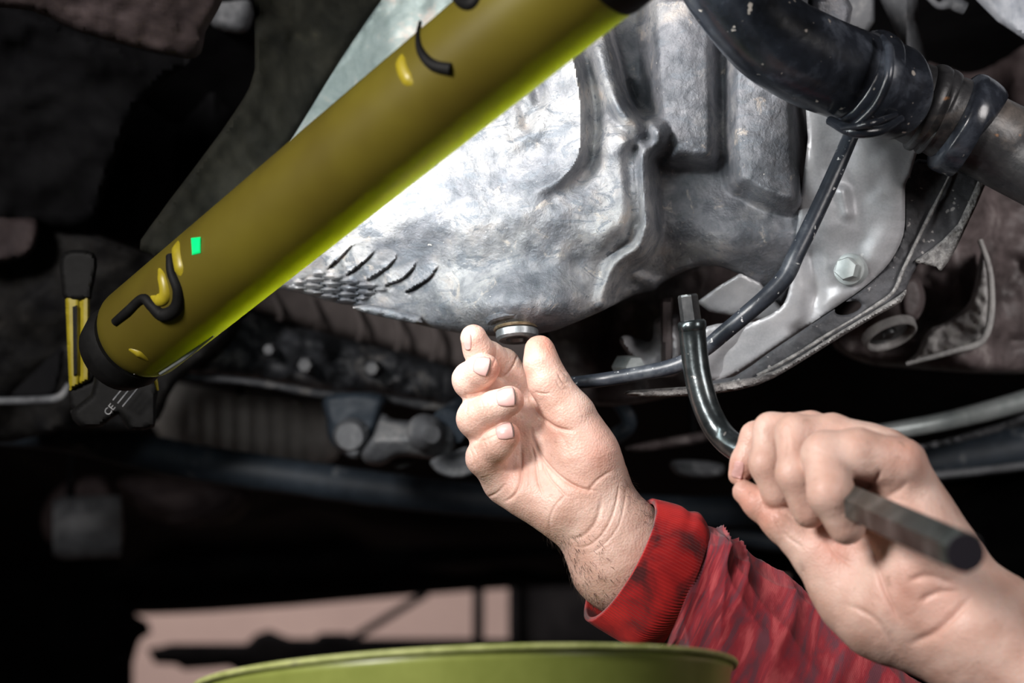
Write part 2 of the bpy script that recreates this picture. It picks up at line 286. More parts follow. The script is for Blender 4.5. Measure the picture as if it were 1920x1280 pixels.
def vnoise(X, Y, scale, seed=0, octv=3):
    out = np.zeros(X.shape); amp = 1.0; tot = 0
    r = np.random.default_rng(seed); G = r.random((128, 128))
    for o in range(octv):
        x = (X/scale*(2**o)) % 127; y = (Y/scale*(2**o)) % 127
        xi = x.astype(int); yi = y.astype(int); fx = sstep(x-xi); fy = sstep(y-yi)
        a = G[xi, yi]*(1-fx)+G[xi+1, yi]*fx; b = G[xi, yi+1]*(1-fx)+G[xi+1, yi+1]*fx
        out += amp*(a*(1-fy)+b*fy); tot += amp; amp *= 0.5
    return out/tot*2-1
def relief(name, outline, D, mat, parent=None, step=6, thick=0.02, rnd=0, rdep=0.0, spline=4, holes=(), rough=0.0, rough_scale=60, attr=None):
    """solid plate whose face follows the depth function D(px,py) in metres; the outline is turned back by thick, its edge rounded over rnd px"""
    ol = catmull(outline, spline, closed=True) if spline > 1 else np.asarray(outline, float)
    x0, y0 = ol.min(0)-step; x1, y1 = ol.max(0)+step
    nx = int((x1-x0)/step)+2; ny = int((y1-y0)/step)+2
    X, Y = np.meshgrid(x0+np.arange(nx)*step, y0+np.arange(ny)*step, indexing='ij')
    ins = inside(X, Y, ol); d, _, _ = poly_dist(X, Y, ol, True)
    for h in holes:
        hi = inside(X, Y, h); hd, _, _ = poly_dist(X, Y, h, True); ins &= ~hi; d = np.minimum(d, hd)
    near = d < step*0.75
    allb = [ol]+[np.asarray(h, float) for h in holes]
    # snap near vertices to the outline
    XS, YS = X.copy(), Y.copy(); idx = np.argwhere(near)
    for (i, j) in idx:
        px, py = X[i, j], Y[i, j]; bd = 1e9; bq = None
        for b in allb:
            A = b; B2 = np.roll(b, -1, 0); dd = B2-A; l2 = (dd**2).sum(1)+1e-9
            t = np.clip(((px-A[:, 0])*dd[:, 0]+(py-A[:, 1])*dd[:, 1])/l2, 0, 1); q = A+t[:, None]*dd
            dist = np.hypot(q[:, 0]-px, q[:, 1]-py); k = dist.argmin()
            if dist[k] < bd: bd = dist[k]; bq = q[k]
        XS[i, j], YS[i, j] = bq
    ok = ins | near; d = np.where(near, 0, d)
    cell = ok[:-1, :-1] & ok[1:, :-1] & ok[1:, 1:] & ok[:-1, 1:]
    # keep cells whose centre is inside
    cx = (XS[:-1, :-1]+XS[1:, :-1]+XS[1:, 1:]+XS[:-1, 1:])/4; cy = (YS[:-1, :-1]+YS[1:, :-1]+YS[1:, 1:]+YS[:-1, 1:])/4
    ci = inside(cx, cy, ol)
    for h in holes: ci &= ~inside(cx, cy, h)
    cell &= ci
    ids = -np.ones(X.shape, int); used = np.zeros(X.shape, bool)
    used[:-1, :-1] |= cell; used[1:, :-1] |= cell; used[1:, 1:] |= cell; used[:-1, 1:] |= cell
    ids[used] = np.arange(used.sum()); n = used.sum()
    px, py, dd = XS[used], YS[used], d[used]
    dep = D(px, py)
    if rough: dep = dep+rough*vnoise(px+500, py+500, rough_scale, 7, 4)
    if rnd: t = np.clip(dd/rnd, 0, 1); dep = dep+rdep*(1-np.sqrt(np.clip(1-(1-t)**2, 0, 1)))
    V = np.vstack([PV(px, py, dep), PV(px, py, dep+thick)])
    fs = []; ii, jj = np.nonzero(cell)
    q = np.stack([ids[ii, jj], ids[ii, jj+1], ids[ii+1, jj+1], ids[ii+1, jj]], 1)
    edges = {}
    for a in q.tolist():
        for k in range(4):
            e = (a[k], a[(k+1) % 4])
            if (e[1], e[0]) in edges: del edges[(e[1], e[0])]
            else: edges[e] = 1
    fs = q.tolist()+[[f+n for f in a[::-1]] for a in q.tolist()]+[[a, a+n, b+n, b] for (a, b) in edges]
    o = obj(name, V, fs, mat, parent); sharp(o, 55)
    if attr:
        a_ = attr(px, py); at = o.data.attributes.new('dust', 'FLOAT', 'POINT'); at.data.foreach_set('value', np.concatenate([a_, a_]).astype(np.float32))
    return o
def const(d, gx=0, gy=0, x0=960, y0=640): return lambda x, y: d+gx*(x-x0)+gy*(y-y0)
def lathe(name, prof, origin, axis, mat, parent=None, seg=40, xdir=None, hexn=None):
    """profile of (radius, height) turned about axis through origin"""
    ax = Vector(axis).normalized(); x = Vector(xdir) if xdir is not None else (RT if abs(ax.dot(RT)) < .9 else UP)
    x = (x-ax*x.dot(ax)).normalized(); y = ax.cross(x); V = []; Fc = []; n = hexn or seg
    for r, h in prof:
        for k in range(n):
            a = 2*math.pi*k/n; V.append(Vector(origin)+ax*h+x*(r*math.cos(a))+y*(r*math.sin(a)))
    for i in range(len(prof)-1):
        for k in range(n):
            k2 = (k+1) % n; Fc.append((i*n+k, i*n+k2, (i+1)*n+k2, (i+1)*n+k))
    Fc.append(tuple(range(n-1, -1, -1))); Fc.append(tuple((len(prof)-1)*n+k for k in range(n)))
    o = obj(name, V, Fc, mat, parent); sharp(o, 35); return o
def box(name, c, s, mat, parent=None, rot=None, bev=0.0):
    bm = bmesh.new(); bmesh.ops.create_cube(bm, size=1)
    for v in bm.verts: v.co = Vector((v.co.x*s[0], v.co.y*s[1], v.co.z*s[2]))
    if bev: bmesh.ops.bevel(bm, geom=bm.edges[:], offset=bev, segments=2, affect='EDGES')
    R = rot or Matrix.Identity(3)
    for v in bm.verts: v.co = R @ v.co+Vector(c)
    me = bpy.data.meshes.new(name); bm.to_mesh(me); bm.free(); me.materials.append(mat)
    o = bpy.data.objects.new(name, me); C.objects.link(o)
    if parent: o.parent = parent; o.matrix_parent_inverse = Matrix.Translation(-parent.location)
    return o
# ------------------------------------------------------------------ signed-distance bodies (hands)
class Field:
    def __init__(s, lo, hi, h):
        s.lo = np.array(lo, float); s.h = h; s.n = np.ceil((np.array(hi)-s.lo)/h).astype(int)+1
        s.ax = [s.lo[i]+np.arange(s.n[i])*h for i in range(3)]
    def new(s): return np.full(s.n, 60.0, np.float32)
    def add(s, f, a, b, k=0.0):
        """smooth-union a tapered capsule a->b, each (x,y,z,r[,flat]) into f"""
        a = np.array(a, float); b = np.array(b, float); m = k+12
        i0 = []; i1 = []
        for q in range(3):
            l = min(a[q]-a[3], b[q]-b[3])-m; u = max(a[q]+a[3], b[q]+b[3])+m
            i0.append(max(0, int((l-s.lo[q])/s.h))); i1.append(min(s.n[q], int((u-s.lo[q])/s.h)+2))
            if i1[-1] <= i0[-1]: return f
        X = s.ax[0][i0[0]:i1[0]].astype(np.float32)[:, None, None]; Y = s.ax[1][i0[1]:i1[1]].astype(np.float32)[None, :, None]; Z = s.ax[2][i0[2]:i1[2]].astype(np.float32)[None, None, :]
        d = (b-a)[:3]; l2 = (d**2).sum()+1e-6
        t = np.clip(((X-a[0])*d[0]+(Y-a[1])*d[1]+(Z-a[2])*d[2])/l2, 0, 1)
        dist = np.sqrt((X-a[0]-t*d[0])**2+(Y-a[1]-t*d[1])**2+(Z-a[2]-t*d[2])**2)-(a[3]+t*(b[3]-a[3]))
        sl = tuple(slice(i0[q], i1[q]) for q in range(3)); f[sl] = Field.smin(f[sl], dist, k); return f
    @staticmethod
    def smin(a, b, k):
        if k <= 0: return np.minimum(a, b)
        h = np.clip(k-np.abs(a-b), 0, None)/k; return np.minimum(a, b)-h*h*k*0.25
    def mesh(s, f):
        neg = f < 0; n = np.array(f.shape)
        acc = np.zeros(tuple(n-1)+(3,), np.float32); cnt = np.zeros(tuple(n-1), np.float32)
        for ax in range(3):
            a = [slice(None)]*3; b = [slice(None)]*3; a[ax] = slice(0, -1); b[ax] = slice(1, None)
            fa, fb = f[tuple(a)], f[tuple(b)]; cr = (fa < 0) != (fb < 0)
            t = np.where(cr, fa/np.where(cr, fa-fb, 1), 0)
            o = [q for q in range(3) if q != ax]
            for du in (0, 1):
                for dv in (0, 1):
                    sl = [None]*3; sl[ax] = slice(None); sl[o[0]] = slice(du, n[o[0]]-1+du); sl[o[1]] = slice(dv, n[o[1]]-1+dv)
                    c = cr[tuple(sl)]; cnt += c; acc[..., ax] += np.where(c, t[tuple(sl)], 0)
                    acc[..., o[0]] += c*du; acc[..., o[1]] += c*dv
        act = cnt > 0; ids = -np.ones(act.shape, np.int64); ids[act] = np.arange(act.sum())
        base = np.argwhere(act); V = s.lo+s.h*(base+acc[act]/cnt[act][:, None]); faces = []
        for ax in range(3):
            a = [slice(None)]*3; b = [slice(None)]*3; a[ax] = slice(0, -1); b[ax] = slice(1, None)
            na, nb = neg[tuple(a)], neg[tuple(b)]; o = [q for q in range(3) if q != ax]
            for flip, m in ((False, na & ~nb), (True, ~na & nb)):
                e = np.argwhere(m); e = e[(e[:, o[0]] > 0) & (e[:, o[1]] > 0) & (e[:, o[0]] < n[o[0]]-1) & (e[:, o[1]] < n[o[1]]-1)]
                if not len(e): continue
                def g(u, v):
                    q = e.copy(); q[:, o[0]] -= u; q[:, o[1]] -= v; return ids[q[:, 0], q[:, 1], q[:, 2]]
                q = np.stack([g(0, 0), g(1, 0), g(1, 1), g(0, 1)], 1)
                if flip ^ (ax == 1): q = q[:, ::-1]
                faces.append(q)
        Fq = np.vstack(faces); Fq = Fq[(Fq >= 0).all(1)]
        return V, Fq
def biggest(V, Fq):
    lab = np.arange(len(V)); A = Fq.ravel(); Bq = np.roll(Fq, 1, axis=1).ravel()
    for _ in range(400):
        m = np.minimum(lab[A], lab[Bq]); new = lab.copy(); np.minimum.at(new, lab[A], m); np.minimum.at(new, lab[Bq], m); np.minimum.at(new, A, m); np.minimum.at(new, Bq, m); new = new[new]
        if (new == lab).all(): break
        lab = new
    u, c = np.unique(lab, return_counts=True); k = lab == u[c.argmax()]; idx = np.cumsum(k)-1
    return V[k], idx[Fq[k[Fq[:, 0]]]]
def vnormals(V, Fq):
    nn = np.cross(V[Fq[:, 2]]-V[Fq[:, 0]], V[Fq[:, 3]]-V[Fq[:, 1]]); N_ = np.zeros(V.shape)
    for k in range(4): np.add.at(N_, Fq[:, k], nn)
    return N_/(np.linalg.norm(N_, axis=1)[:, None]+1e-9)
def lap(V, Fq, it=2, lam=0.5):
    E = np.vstack([Fq[:, [0, 1]], Fq[:, [1, 2]], Fq[:, [2, 3]], Fq[:, [3, 0]]]); E = np.vstack([E, E[:, ::-1]])
    for _ in range(it):
        S = np.zeros(V.shape); c = np.zeros(len(V)); np.add.at(S, E[:, 0], V[E[:, 1]]); np.add.at(c, E[:, 0], 1)
        V = V+lam*(S/np.maximum(c, 1)[:, None]-V)
    return V
def crease(V, N_, lines, front=-1):
    """press skin folds: each (polyline, width px, depth px); only surface that faces the viewer side"""
    face = np.clip(N_[:, 2]*front*2, 0, 1)
    for pl, wd, dp in lines:
        q = catmull(pl, 6); lo = q.min(0)-wd*4; hi = q.max(0)+wd*4
        m = (V[:, 0] > lo[0]) & (V[:, 0] < hi[0]) & (V[:, 1] > lo[1]) & (V[:, 1] < hi[1]) & (face > 0)
        if not m.any(): continue
        d, _, t = poly_dist(V[m, 0], V[m, 1], q); taper = np.clip(np.minimum(t, 1-t)*5, 0.0, 1)
        amt = (-dp*np.exp(-(d/(wd*0.8))**2)+0.13*dp*np.exp(-((d-3*wd)/(2.0*wd))**2))*taper*face[m]
        V[m] += N_[m]*amt[:, None]
    return V
def to_world(V, D0): return PV(V[:, 0], V[:, 1], D0+V[:, 2]*D0/F)
def body(name, V, Fq, D0, flush, parent, mat):
    W = to_world(V, D0); me = bpy.data.meshes.new(name)
    me.vertices.add(len(W)); me.vertices.foreach_set('co', W.astype(np.float32).ravel())
    me.loops.add(Fq.size); me.loops.foreach_set('vertex_index', Fq[:, ::-1].astype(np.int32).ravel())
    me.polygons.add(len(Fq)); me.polygons.foreach_set('loop_start', np.arange(0, Fq.size, 4, dtype=np.int32))
    me.update(calc_edges=True); me.validate(); me.polygons.foreach_set('use_smooth', [True]*len(me.polygons))
    at = me.attributes.new('flush', 'FLOAT', 'POINT'); at.data.foreach_set('value', flush.astype(np.float32))
    me.materials.append(mat); o = bpy.data.objects.new(name, me); C.objects.link(o)
    o.parent = parent; o.matrix_parent_inverse = Matrix.Translation(-parent.location); return o
def nail(V, N_, D0, cx, cy, ang, ln, wd, parent, dirt=True):
    """fingernail laid on the skin: ang = image direction (deg, y down) from root to free edge"""
    ca, sa = math.cos(math.radians(ang)), math.sin(math.radians(ang)); nu, nv = 12, 10; G = {}
    m = (np.abs(V[:, 0]-cx) < 60) & (np.abs(V[:, 1]-cy) < 60) & (N_[:, 2] < 0.25); S = V[m]; SN = N_[m]
    top = []; bot = []
    for i in range(nu+1):
        u = (i/nu-0.5)*ln
        for j in range(nv+1):
            v = (j/nv-0.5)*2; rt = i/nu; wf = (1-0.25*(1-rt)**3) if rt < .5 else 1.0
            uu = u-(1-math.sqrt(max(0, 1-v*v*0.85)))*ln*0.13*(1 if rt > .5 else -1)*abs(2*rt-1)
            x = cx+ca*uu-sa*v*wd/2*wf; y = cy+sa*uu+ca*v*wd/2*wf
            d = (S[:, 0]-x)**2+(S[:, 1]-y)**2; fz = S[:, 2]; k = (d+np.where(d < 25, fz*0.3, 0)).argpartition(5)[:6]
            wt = 1/(d[k]+1); wt /= wt.sum(); p = (S[k]*wt[:, None]).sum(0); nn = (SN[k]*wt[:, None]).sum(0); nn /= np.linalg.norm(nn)
            p = np.array([x, y, p[2]]); off = 1.1*(1-v*v)**0.5+0.5 if abs(v) < 1 else 0.2
            top.append(p+nn*(off+0.6*rt)); bot.append(p-nn*2.0)
    W = np.array(top+bot); n = (nu+1)*(nv+1); fs = []
    for i in range(nu):
        for j in range(nv):
            a = i*(nv+1)+j; b = a+nv+1; fs += [(a, b, b+1, a+1), (a+n, a+1+n, b+1+n, b+n)]
    for i in range(nu):
        a = i*(nv+1); b = a+nv+1; fs += [(a, a+n, b+n, b), (a+nv, b+nv, b+nv+n, a+nv+n)]
    for j in range(nv): fs += [(j, j+1, j+1+n, j+n), (nu*(nv+1)+j, nu*(nv+1)+j+n, nu*(nv+1)+j+1+n, nu*(nv+1)+j+1)]
    o = obj('fingernail', to_world(W, D0), fs, M['nail'], parent)
    if dirt:
        e = [to_world(np.array([W[nu*(nv+1)+j]]), D0)[0] for j in range(1, nv)]
        t = tube_w('nail_edge', e, [0.00022+0.0002*math.sin(math.pi*k/(len(e)-1)) for k in range(len(e))], M['nail_dirt'], None, 6)
        t.parent = o; t.matrix_parent_inverse = o.matrix_world.inverted()
        t.matrix_parent_inverse = Matrix.Identity(4)
        t.parent = o
    return o
# ================================================================== STRUCTURE: the workshop
def slab(name, c, s, mat): o = box(name, (0, 0, 0), s, mat); o.location = c; return tag(o, kind='structure')
slab('floor', (0, 2.0, -0.05), (9, 8, 0.1), M['floor'])
slab('wall_back', (0, 6.05, 1.6), (9, 0.1, 3.2), M['wall'])
slab('wall_left', (-4.55, 2, 1.6), (0.1, 8, 3.2), M['wall'])
slab('wall_right', (4.55, 2, 1.6), (0.1, 8, 3.2), M['wall'])
slab('wall_front', (0, -2.05, 1.6), (9, 0.1, 3.2), M['wall'])
slab('ceiling', (0, 2.0, 3.25), (9.2, 8.2, 0.1), M['ceiling'])
# ================================================================== CAR UNDERSIDE
# the dark floor of the car, a shallow tray over everything, its rear edge at about 4 m
fp = thing('car_floor_pan', 'black car floor pan stretching back over everything, bright wall below its far edge', 'car underbody', (0, 2.5, 2.0))
def panel_grid(name, x0, x1, y0, y1, nx, ny, hf, mat, parent, th=0.02):
    V = []; Fc = []
    for k in (0, 1):
        for i in range(nx+1):
            for j in range(ny+1):
                x = x0+(x1-x0)*i/nx; y = y0+(y1-y0)*j/ny; V.append((x, y, hf(x, y)+k*th))
    n = (nx+1)*(ny+1)
    for i in range(nx):
        for j in range(ny):
            a = i*(ny+1)+j; b = a+ny+1; Fc += [(a, b, b+1, a+1), (a+n, a+1+n, b+1+n, b+n)]
    for i in range(nx):
        a = i*(ny+1); b = a+ny+1; Fc += [(a, a+n, b+n, b), (a+ny, b+ny, b+ny+n, a+ny+n)]
    for j in range(ny):
        a = j; b = nx*(ny+1)+j; Fc += [(a, a+1, a+1+n, a+n), (b, b+n, b+1+n, b+1)]
    return obj(name, V, Fc, mat, parent)
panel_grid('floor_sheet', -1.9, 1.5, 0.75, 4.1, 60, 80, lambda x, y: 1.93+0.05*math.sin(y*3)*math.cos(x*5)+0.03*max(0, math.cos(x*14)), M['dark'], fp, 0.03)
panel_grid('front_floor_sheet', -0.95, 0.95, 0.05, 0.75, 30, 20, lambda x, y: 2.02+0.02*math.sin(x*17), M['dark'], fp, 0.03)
relief('sill_panel', [(-400, 1160), (-100, 1150), (270, 1152), (500, 1140), (640, 1128), (780, 1116), (960, 1103), (1200, 1095), (1500, 1080), (2300, 1060), (2300, 850), (1500, 820), (900, 880), (300, 900), (-400, 900)], const(3.9), M['dark'], fp, 24, 0.10, rnd=80, rdep=0.08)
relief('cross_rib', [(230, 1085), (700, 1065), (1000, 1045), (1100, 1020), (700, 1030), (240, 1060)], const(3.2), M['dark'], fp, 16, 0.05, rnd=20, rdep=0.02)
# lift behind the car
lp = thing('vehicle_lift', 'black lift beam crossing the bright gap under the car, with a slanting strut', 'lift', P(600, 1220, 4.3))
relief('arm_beam', [(275, 1215), (300, 1212), (320, 1206), (462, 1206), (480, 1188), (505, 1180), (528, 1190), (545, 1196), (590, 1196), (600, 1186), (650, 1186), (670, 1196), (860, 1196), (960, 1198), (960, 1262), (760, 1262), (740, 1258), (450, 1262), (430, 1250), (345, 1256), (330, 1246), (290, 1244)], const(4.3), M['dark'], lp, 6, 0.08, spline=1, rnd=6, rdep=0.01)
tube_w('strut', [P(655, 1200, 4.34), P(800, 1112, 4.34)], 0.012, M['dark'], lp, 8)
box('upright', P(897, 1150, 4.4), (0.035, 0.05, 0.5), M['dark'], lp, bev=0.005)
box('foot_pad', P(590, 1266, 4.3), (0.10, 0.08, 0.02), M['dark'], lp, bev=0.004)
t = thing('lift_post', 'wide black lift post at the lower left, left of the bright wall', 'lift', P(100, 1400, 3.6)+Vector((0, 0, -1.0)))
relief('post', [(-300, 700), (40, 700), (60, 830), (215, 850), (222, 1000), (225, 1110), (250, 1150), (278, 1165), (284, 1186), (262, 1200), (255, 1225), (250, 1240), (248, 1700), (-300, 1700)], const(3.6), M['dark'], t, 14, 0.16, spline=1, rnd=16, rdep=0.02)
tube_w('knuckle', [P(225, 1216, 3.5), P(225, 1250, 3.5)], 0.03, M['dark'], t, 12)
t = thing('support_column', 'tall black column right of the bright wall gap, behind the bare wrist', 'column', P(1120, 1500, 4.3)+Vector((0, 0, -1.0)))
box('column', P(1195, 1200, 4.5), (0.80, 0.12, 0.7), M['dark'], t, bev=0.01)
box('column_flange', P(962, 1160, 4.48), (0.03, 0.14, 0.7), M['dark'], t, bev=0.004)
t = tag(recenter(relief('tyre', [(1490, 1060), (1470, 1130), (1480, 1300), (2100, 1500), (2200, 900), (1700, 950), (1550, 1000)], const(2.6), M['dark'], None, 20, 0.2, rnd=90, rdep=0.08)), 'black tyre wall in deep shadow behind the bare forearm at right', 'tyre')

# ---- dark upper-left panels
t = thing('subframe_bracket', 'brownish dark subframe plate hanging at the upper left corner', 'bracket', P(200, 30, 0.95))
relief('plate', [(-60, -60), (400, -60), (385, 60), (368, 108), (300, 100), (150, 60), (60, 20), (-60, 5)], const(0.95, gy=0.0003), M['brown'], t, 8, 0.02, spline=3, rnd=14, rdep=0.008, rough=0.006, rough_scale=50)
relief('web', [(60, 20), (150, 60), (300, 102), (360, 108), (300, 160), (262, 200), (210, 320), (170, 420), (80, 420), (-60, 380), (-60, 5)], const(1.02, gy=0.0002), M['dark'], t, 10, 0.02, rnd=20, rdep=0.01, rough=0.012)
t = tag(recenter(relief('rubber_mount', [(400, -40), (478, -40), (472, 40), (455, 62), (420, 58), (396, 44), (392, 0)], const(0.98), M['greyd'], None, 6, 0.03, rnd=22, rdep=0.015, rough=0.006)), 'small pinkish grey mount block at the top, between brown plate and olive panel', 'mount')
t = tag(recenter(relief('wheel_liner', [(-60, 60), (120, 50), (300, 130), (430, 120), (480, 60), (492, 110), (440, 220), (360, 340), (270, 455), (180, 440), (60, 395), (-60, 390)], lambda x, y: 1.12+0.02*np.sin(x/23.0), M['dark'], None, 10, 0.03, rnd=10, rdep=0.01, rough=0.02)), 'black hollow liner filling the space left of the olive panel', 'liner')
t = thing('olive_splash_panel', 'dark olive diagonal panel with a pale dusty edge, running up behind the yellow lamp', 'panel', P(560, 200, 0.85))
relief('panel_sheet', [(500, -60), (760, -60), (715, 0), (640, 110), (560, 240), (492, 345), (430, 410), (360, 480), (262, 468), (300, 400), (360, 320), (440, 210), (478, 130)], const(0.86, gx=0.00015), M['olive'], t, 7, 0.015, spline=3, rnd=8, rdep=0.004, rough=0.006)
relief('pale_flange', [(712, 0), (760, -60), (960, -60), (870, 10), (760, 130), (640, 240), (520, 330), (448, 356), (470, 330), (550, 222), (635, 110)], lambda x, y: 0.845+0.00022*((x-700)*0.6+(y-100)*0.8), M['palegreen'], t, 6, 0.01, spline=3, rnd=6, rdep=0.003, rough=0.003, rough_scale=30)
relief('grey_patch', [(330, 370), (352, 372), (368, 392), (350, 420), (320, 445), (290, 468), (272, 462), (290, 430), (312, 395)], const(0.848), M['greyd'], t, 4, 0.008, rnd=10, rdep=0.005, rough=0.004, rough_scale=20)
# ---- left middle
t = thing('lower_shield_left', 'scuffed dark shield plate behind the lamp end at the left edge', 'shield', P(80, 600, 1.0))
relief('shield_plate', [(-60, 410), (60, 405), (180, 440), (300, 480), (360, 470), (460, 500), (440, 620), (330, 720), (280, 800), (120, 808), (-60, 800)], lambda x, y: 1.0+0.00012*(y-400)+0.01*np.sin((x+y)/60.0), M['shield'], t, 8, 0.02, rnd=20, rdep=0.01, rough=0.01)
relief('upper_lip', [(-60, 400), (30, 405), (72, 415), (62, 470), (20, 490), (-60, 492)], const(0.97), M['brown'], t, 6, 0.02, rnd=14, rdep=0.01, rough=0.006)
relief('triangle_web', [(20, 740), (60, 700), (118, 650), (110, 720), (92, 745), (40, 748)], const(0.975), M['dark'], t, 6, 0.01, rnd=6, rdep=0.004)
tube_px('edge_bead', [(-40, 752, .97, 7), (60, 750, .97, 8), (110, 745, .97, 8), (130, 720, .97, 6)], M['greyd'], t, 10)
t = tag(recenter(lathe('rubber_bushing', [(0.0, 0), (0.018, 0), (0.024, 0.006), (0.024, 0.03), (0.0, 0.032)], P(-8, 345, 0.98), FW*0.9+RT*0.3, M['brown'], None, 30)), 'round brown bushing cut by the left edge', 'bushing')
# ---- duct and heat shield behind the pan
t = thing('heat_shield', 'dark ribbed heat shield behind and below the casing, left of the fingers', 'heat shield', P(660, 620, 1.25))
relief('shield_sheet', [(420, 470), (560, 520), (700, 550), (880, 570), (1000, 600), (1000, 760), (880, 700), (760, 660), (600, 620), (500, 585), (440, 570)], lambda x, y: 1.25+0.0006*(y-600)*0.3, M['duct'], t, 8, 0.02, rnd=14, rdep=0.01)
for x in (520, 592, 672, 745, 812, 868):
    tube_px('rib', [(x-10, 545+(x-500)*.12, 1.235, 5), (x+6, 585+(x-500)*.17, 1.232, 6), (x-4, 612+(x-500)*.22, 1.24, 5)], M['duct'], t, 8)
t = tag(recenter(relief('fabric_duct', [(290, 720), (420, 730), (600, 745), (640, 760), (630, 860), (520, 875), (420, 860), (300, 820)], lambda x, y: 1.45+0.0022*np.sin(x/5.2)*np.clip((x-280)/100, 0, 1)+0.00005*(x-460)**2*0.02, M['duct_grey'], None, 2.4, 0.03, rnd=60, rdep=0.05)), 'matte grey finely ribbed duct wrap below the yellow lamp', 'duct')
t = thing('cross_beam', 'crusty black cross beam running from the lamp end down behind the fingers', 'beam', P(620, 660, 1.08))
relief('beam_body', [(330, 640), (440, 575), (520, 600), (640, 632), (760, 662), (900, 705), (1060, 770), (1060, 840), (900, 800), (840, 765), (720, 745), (600, 735), (470, 712), (330, 702), (280, 690)], lambda x, y: 1.08+0.00015*(y-650), M['beam'], t, 6, 0.05, rnd=34, rdep=0.03, rough=0.02, rough_scale=46)
tube_px('lower_lip', [(330, 705, 1.06, 7), (470, 716, 1.06, 8), (600, 738, 1.06, 8), (720, 748, 1.06, 9), (840, 766, 1.06, 8)], M['beam'], t, 10, wob=0.3)
for x, y, r in ((575, 684, 13), (508, 655, 10), (700, 690, 12)):
    lathe('stud', [(0.0, -0.012), (r*1.06/F, -0.012), (r*1.06/F, -0.004), (r*1.4/F, 0.0), (r*1.4/F, 0.02)], P(x, y, 1.075), FW, M['greyd'], t, hexn=6)
# ---- control arm cluster
t = thing('control_arm_bracket', 'dark bracket with a round grey bolt head, left of the little finger', 'bracket', P(660, 860, 1.05))
relief('bracket_plate', [(612, 742), (716, 738), (714, 780), (700, 820), (690, 850), (662, 860), (640, 848), (618, 826), (612, 790)], const(1.02), M['bar'], t, 5, 0.03, rnd=14, rdep=0.012, rough=0.004)
lathe('bolt_head', [(0.0, -0.016), (0.0095, -0.016), (0.0125, -0.008), (0.0125, 0.0)], P(660, 815, 1.02), FW, M['greyd'], t, 24)
relief('bracket_tab', [(632, 800), (650, 812), (690, 800), (676, 850), (662, 858), (646, 846)], const(1.008), M['greyd'], t, 4, 0.01, rnd=8, rdep=0.005)
t = thing('link_arm', 'pale grey waisted link arm between two bolts, beside the little finger', 'link', P(750, 830, 1.0))
relief('link_body', [(716, 776), (740, 786), (790, 788), (830, 775), (850, 790), (850, 850), (810, 860), (780, 856), (745, 856), (715, 872), (688, 868), (678, 850), (700, 815)], lambda x, y: 0.99+0.00035*np.abs(y-825), M['greyd'], t, 4, 0.03, rnd=12, rdep=0.01, rough=0.003)
lathe('link_bolt', [(0.0, -0.012), (0.006, -0.012), (0.010, -0.004), (0.013, 0.002), (0.013, 0.012)], P(802, 812, 0.985), FW-RT*.3, M['greyd'], t, 20)
tube_px('link_neck', [(840, 800, 1.0, 36), (880, 770, 1.03, 34), (960, 720, 1.06, 30)], M['bar'], t, 18)
t = tag(recenter(relief('curved_scoop', [(808, 862), (850, 846), (884, 838), (900, 860), (892, 885), (860, 896), (834, 892), (815, 880)], lambda x, y: 0.99+0.02*np.exp(-((x-855)/26.0)**2-((y-860)/14.0)**2), M['greyd'], None, 3, 0.01, rnd=6, rdep=0.003)), 'small curved grey scoop directly left of the little finger base', 'bracket')
tag(recenter(relief('drain_tab', [(735, 868), (760, 862), (778, 866), (760, 876), (742, 878)], const(1.03), M['greyd'], None, 3, 0.006, rnd=4, rdep=0.002)), 'tiny grey tab below the pale link arm', 'tab')
t = tag(tube_px('stabilizer_bar', [(-60, 800, 1.2, 32), (40, 805, 1.2, 33), (140, 815, 1.2, 34), (260, 845, 1.2, 34), (400, 872, 1.2, 34), (560, 895, 1.2, 33), (720, 918, 1.2, 33), (880, 935, 1.2, 32), (1060, 950, 1.22, 31), (1300, 960, 1.25, 30), (1500, 950, 1.3, 28)], M['bar'], None, 28, wob=0.04), 'long bent blue-black bar crossing the left half below the lamp', 'bar'); recenter(t)
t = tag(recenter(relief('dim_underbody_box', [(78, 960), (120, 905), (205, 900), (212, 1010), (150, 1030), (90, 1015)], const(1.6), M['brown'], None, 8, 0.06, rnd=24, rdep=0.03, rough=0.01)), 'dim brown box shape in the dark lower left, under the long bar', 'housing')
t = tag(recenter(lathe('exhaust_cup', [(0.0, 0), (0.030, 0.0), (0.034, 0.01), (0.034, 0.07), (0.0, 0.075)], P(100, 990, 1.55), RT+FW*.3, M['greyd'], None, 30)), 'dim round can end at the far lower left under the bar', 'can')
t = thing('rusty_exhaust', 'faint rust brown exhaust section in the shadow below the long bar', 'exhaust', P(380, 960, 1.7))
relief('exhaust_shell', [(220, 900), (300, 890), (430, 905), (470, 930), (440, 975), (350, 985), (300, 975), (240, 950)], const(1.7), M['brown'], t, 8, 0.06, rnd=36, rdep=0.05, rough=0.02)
for a in (0, 1, 2): tube_px('corrugation', [(318+a*34, 975-a*7, 1.66, 6), (370+a*26, 965-a*9, 1.66, 7), (400+a*18, 952-a*10, 1.66, 5)], M['brown'], t, 8)
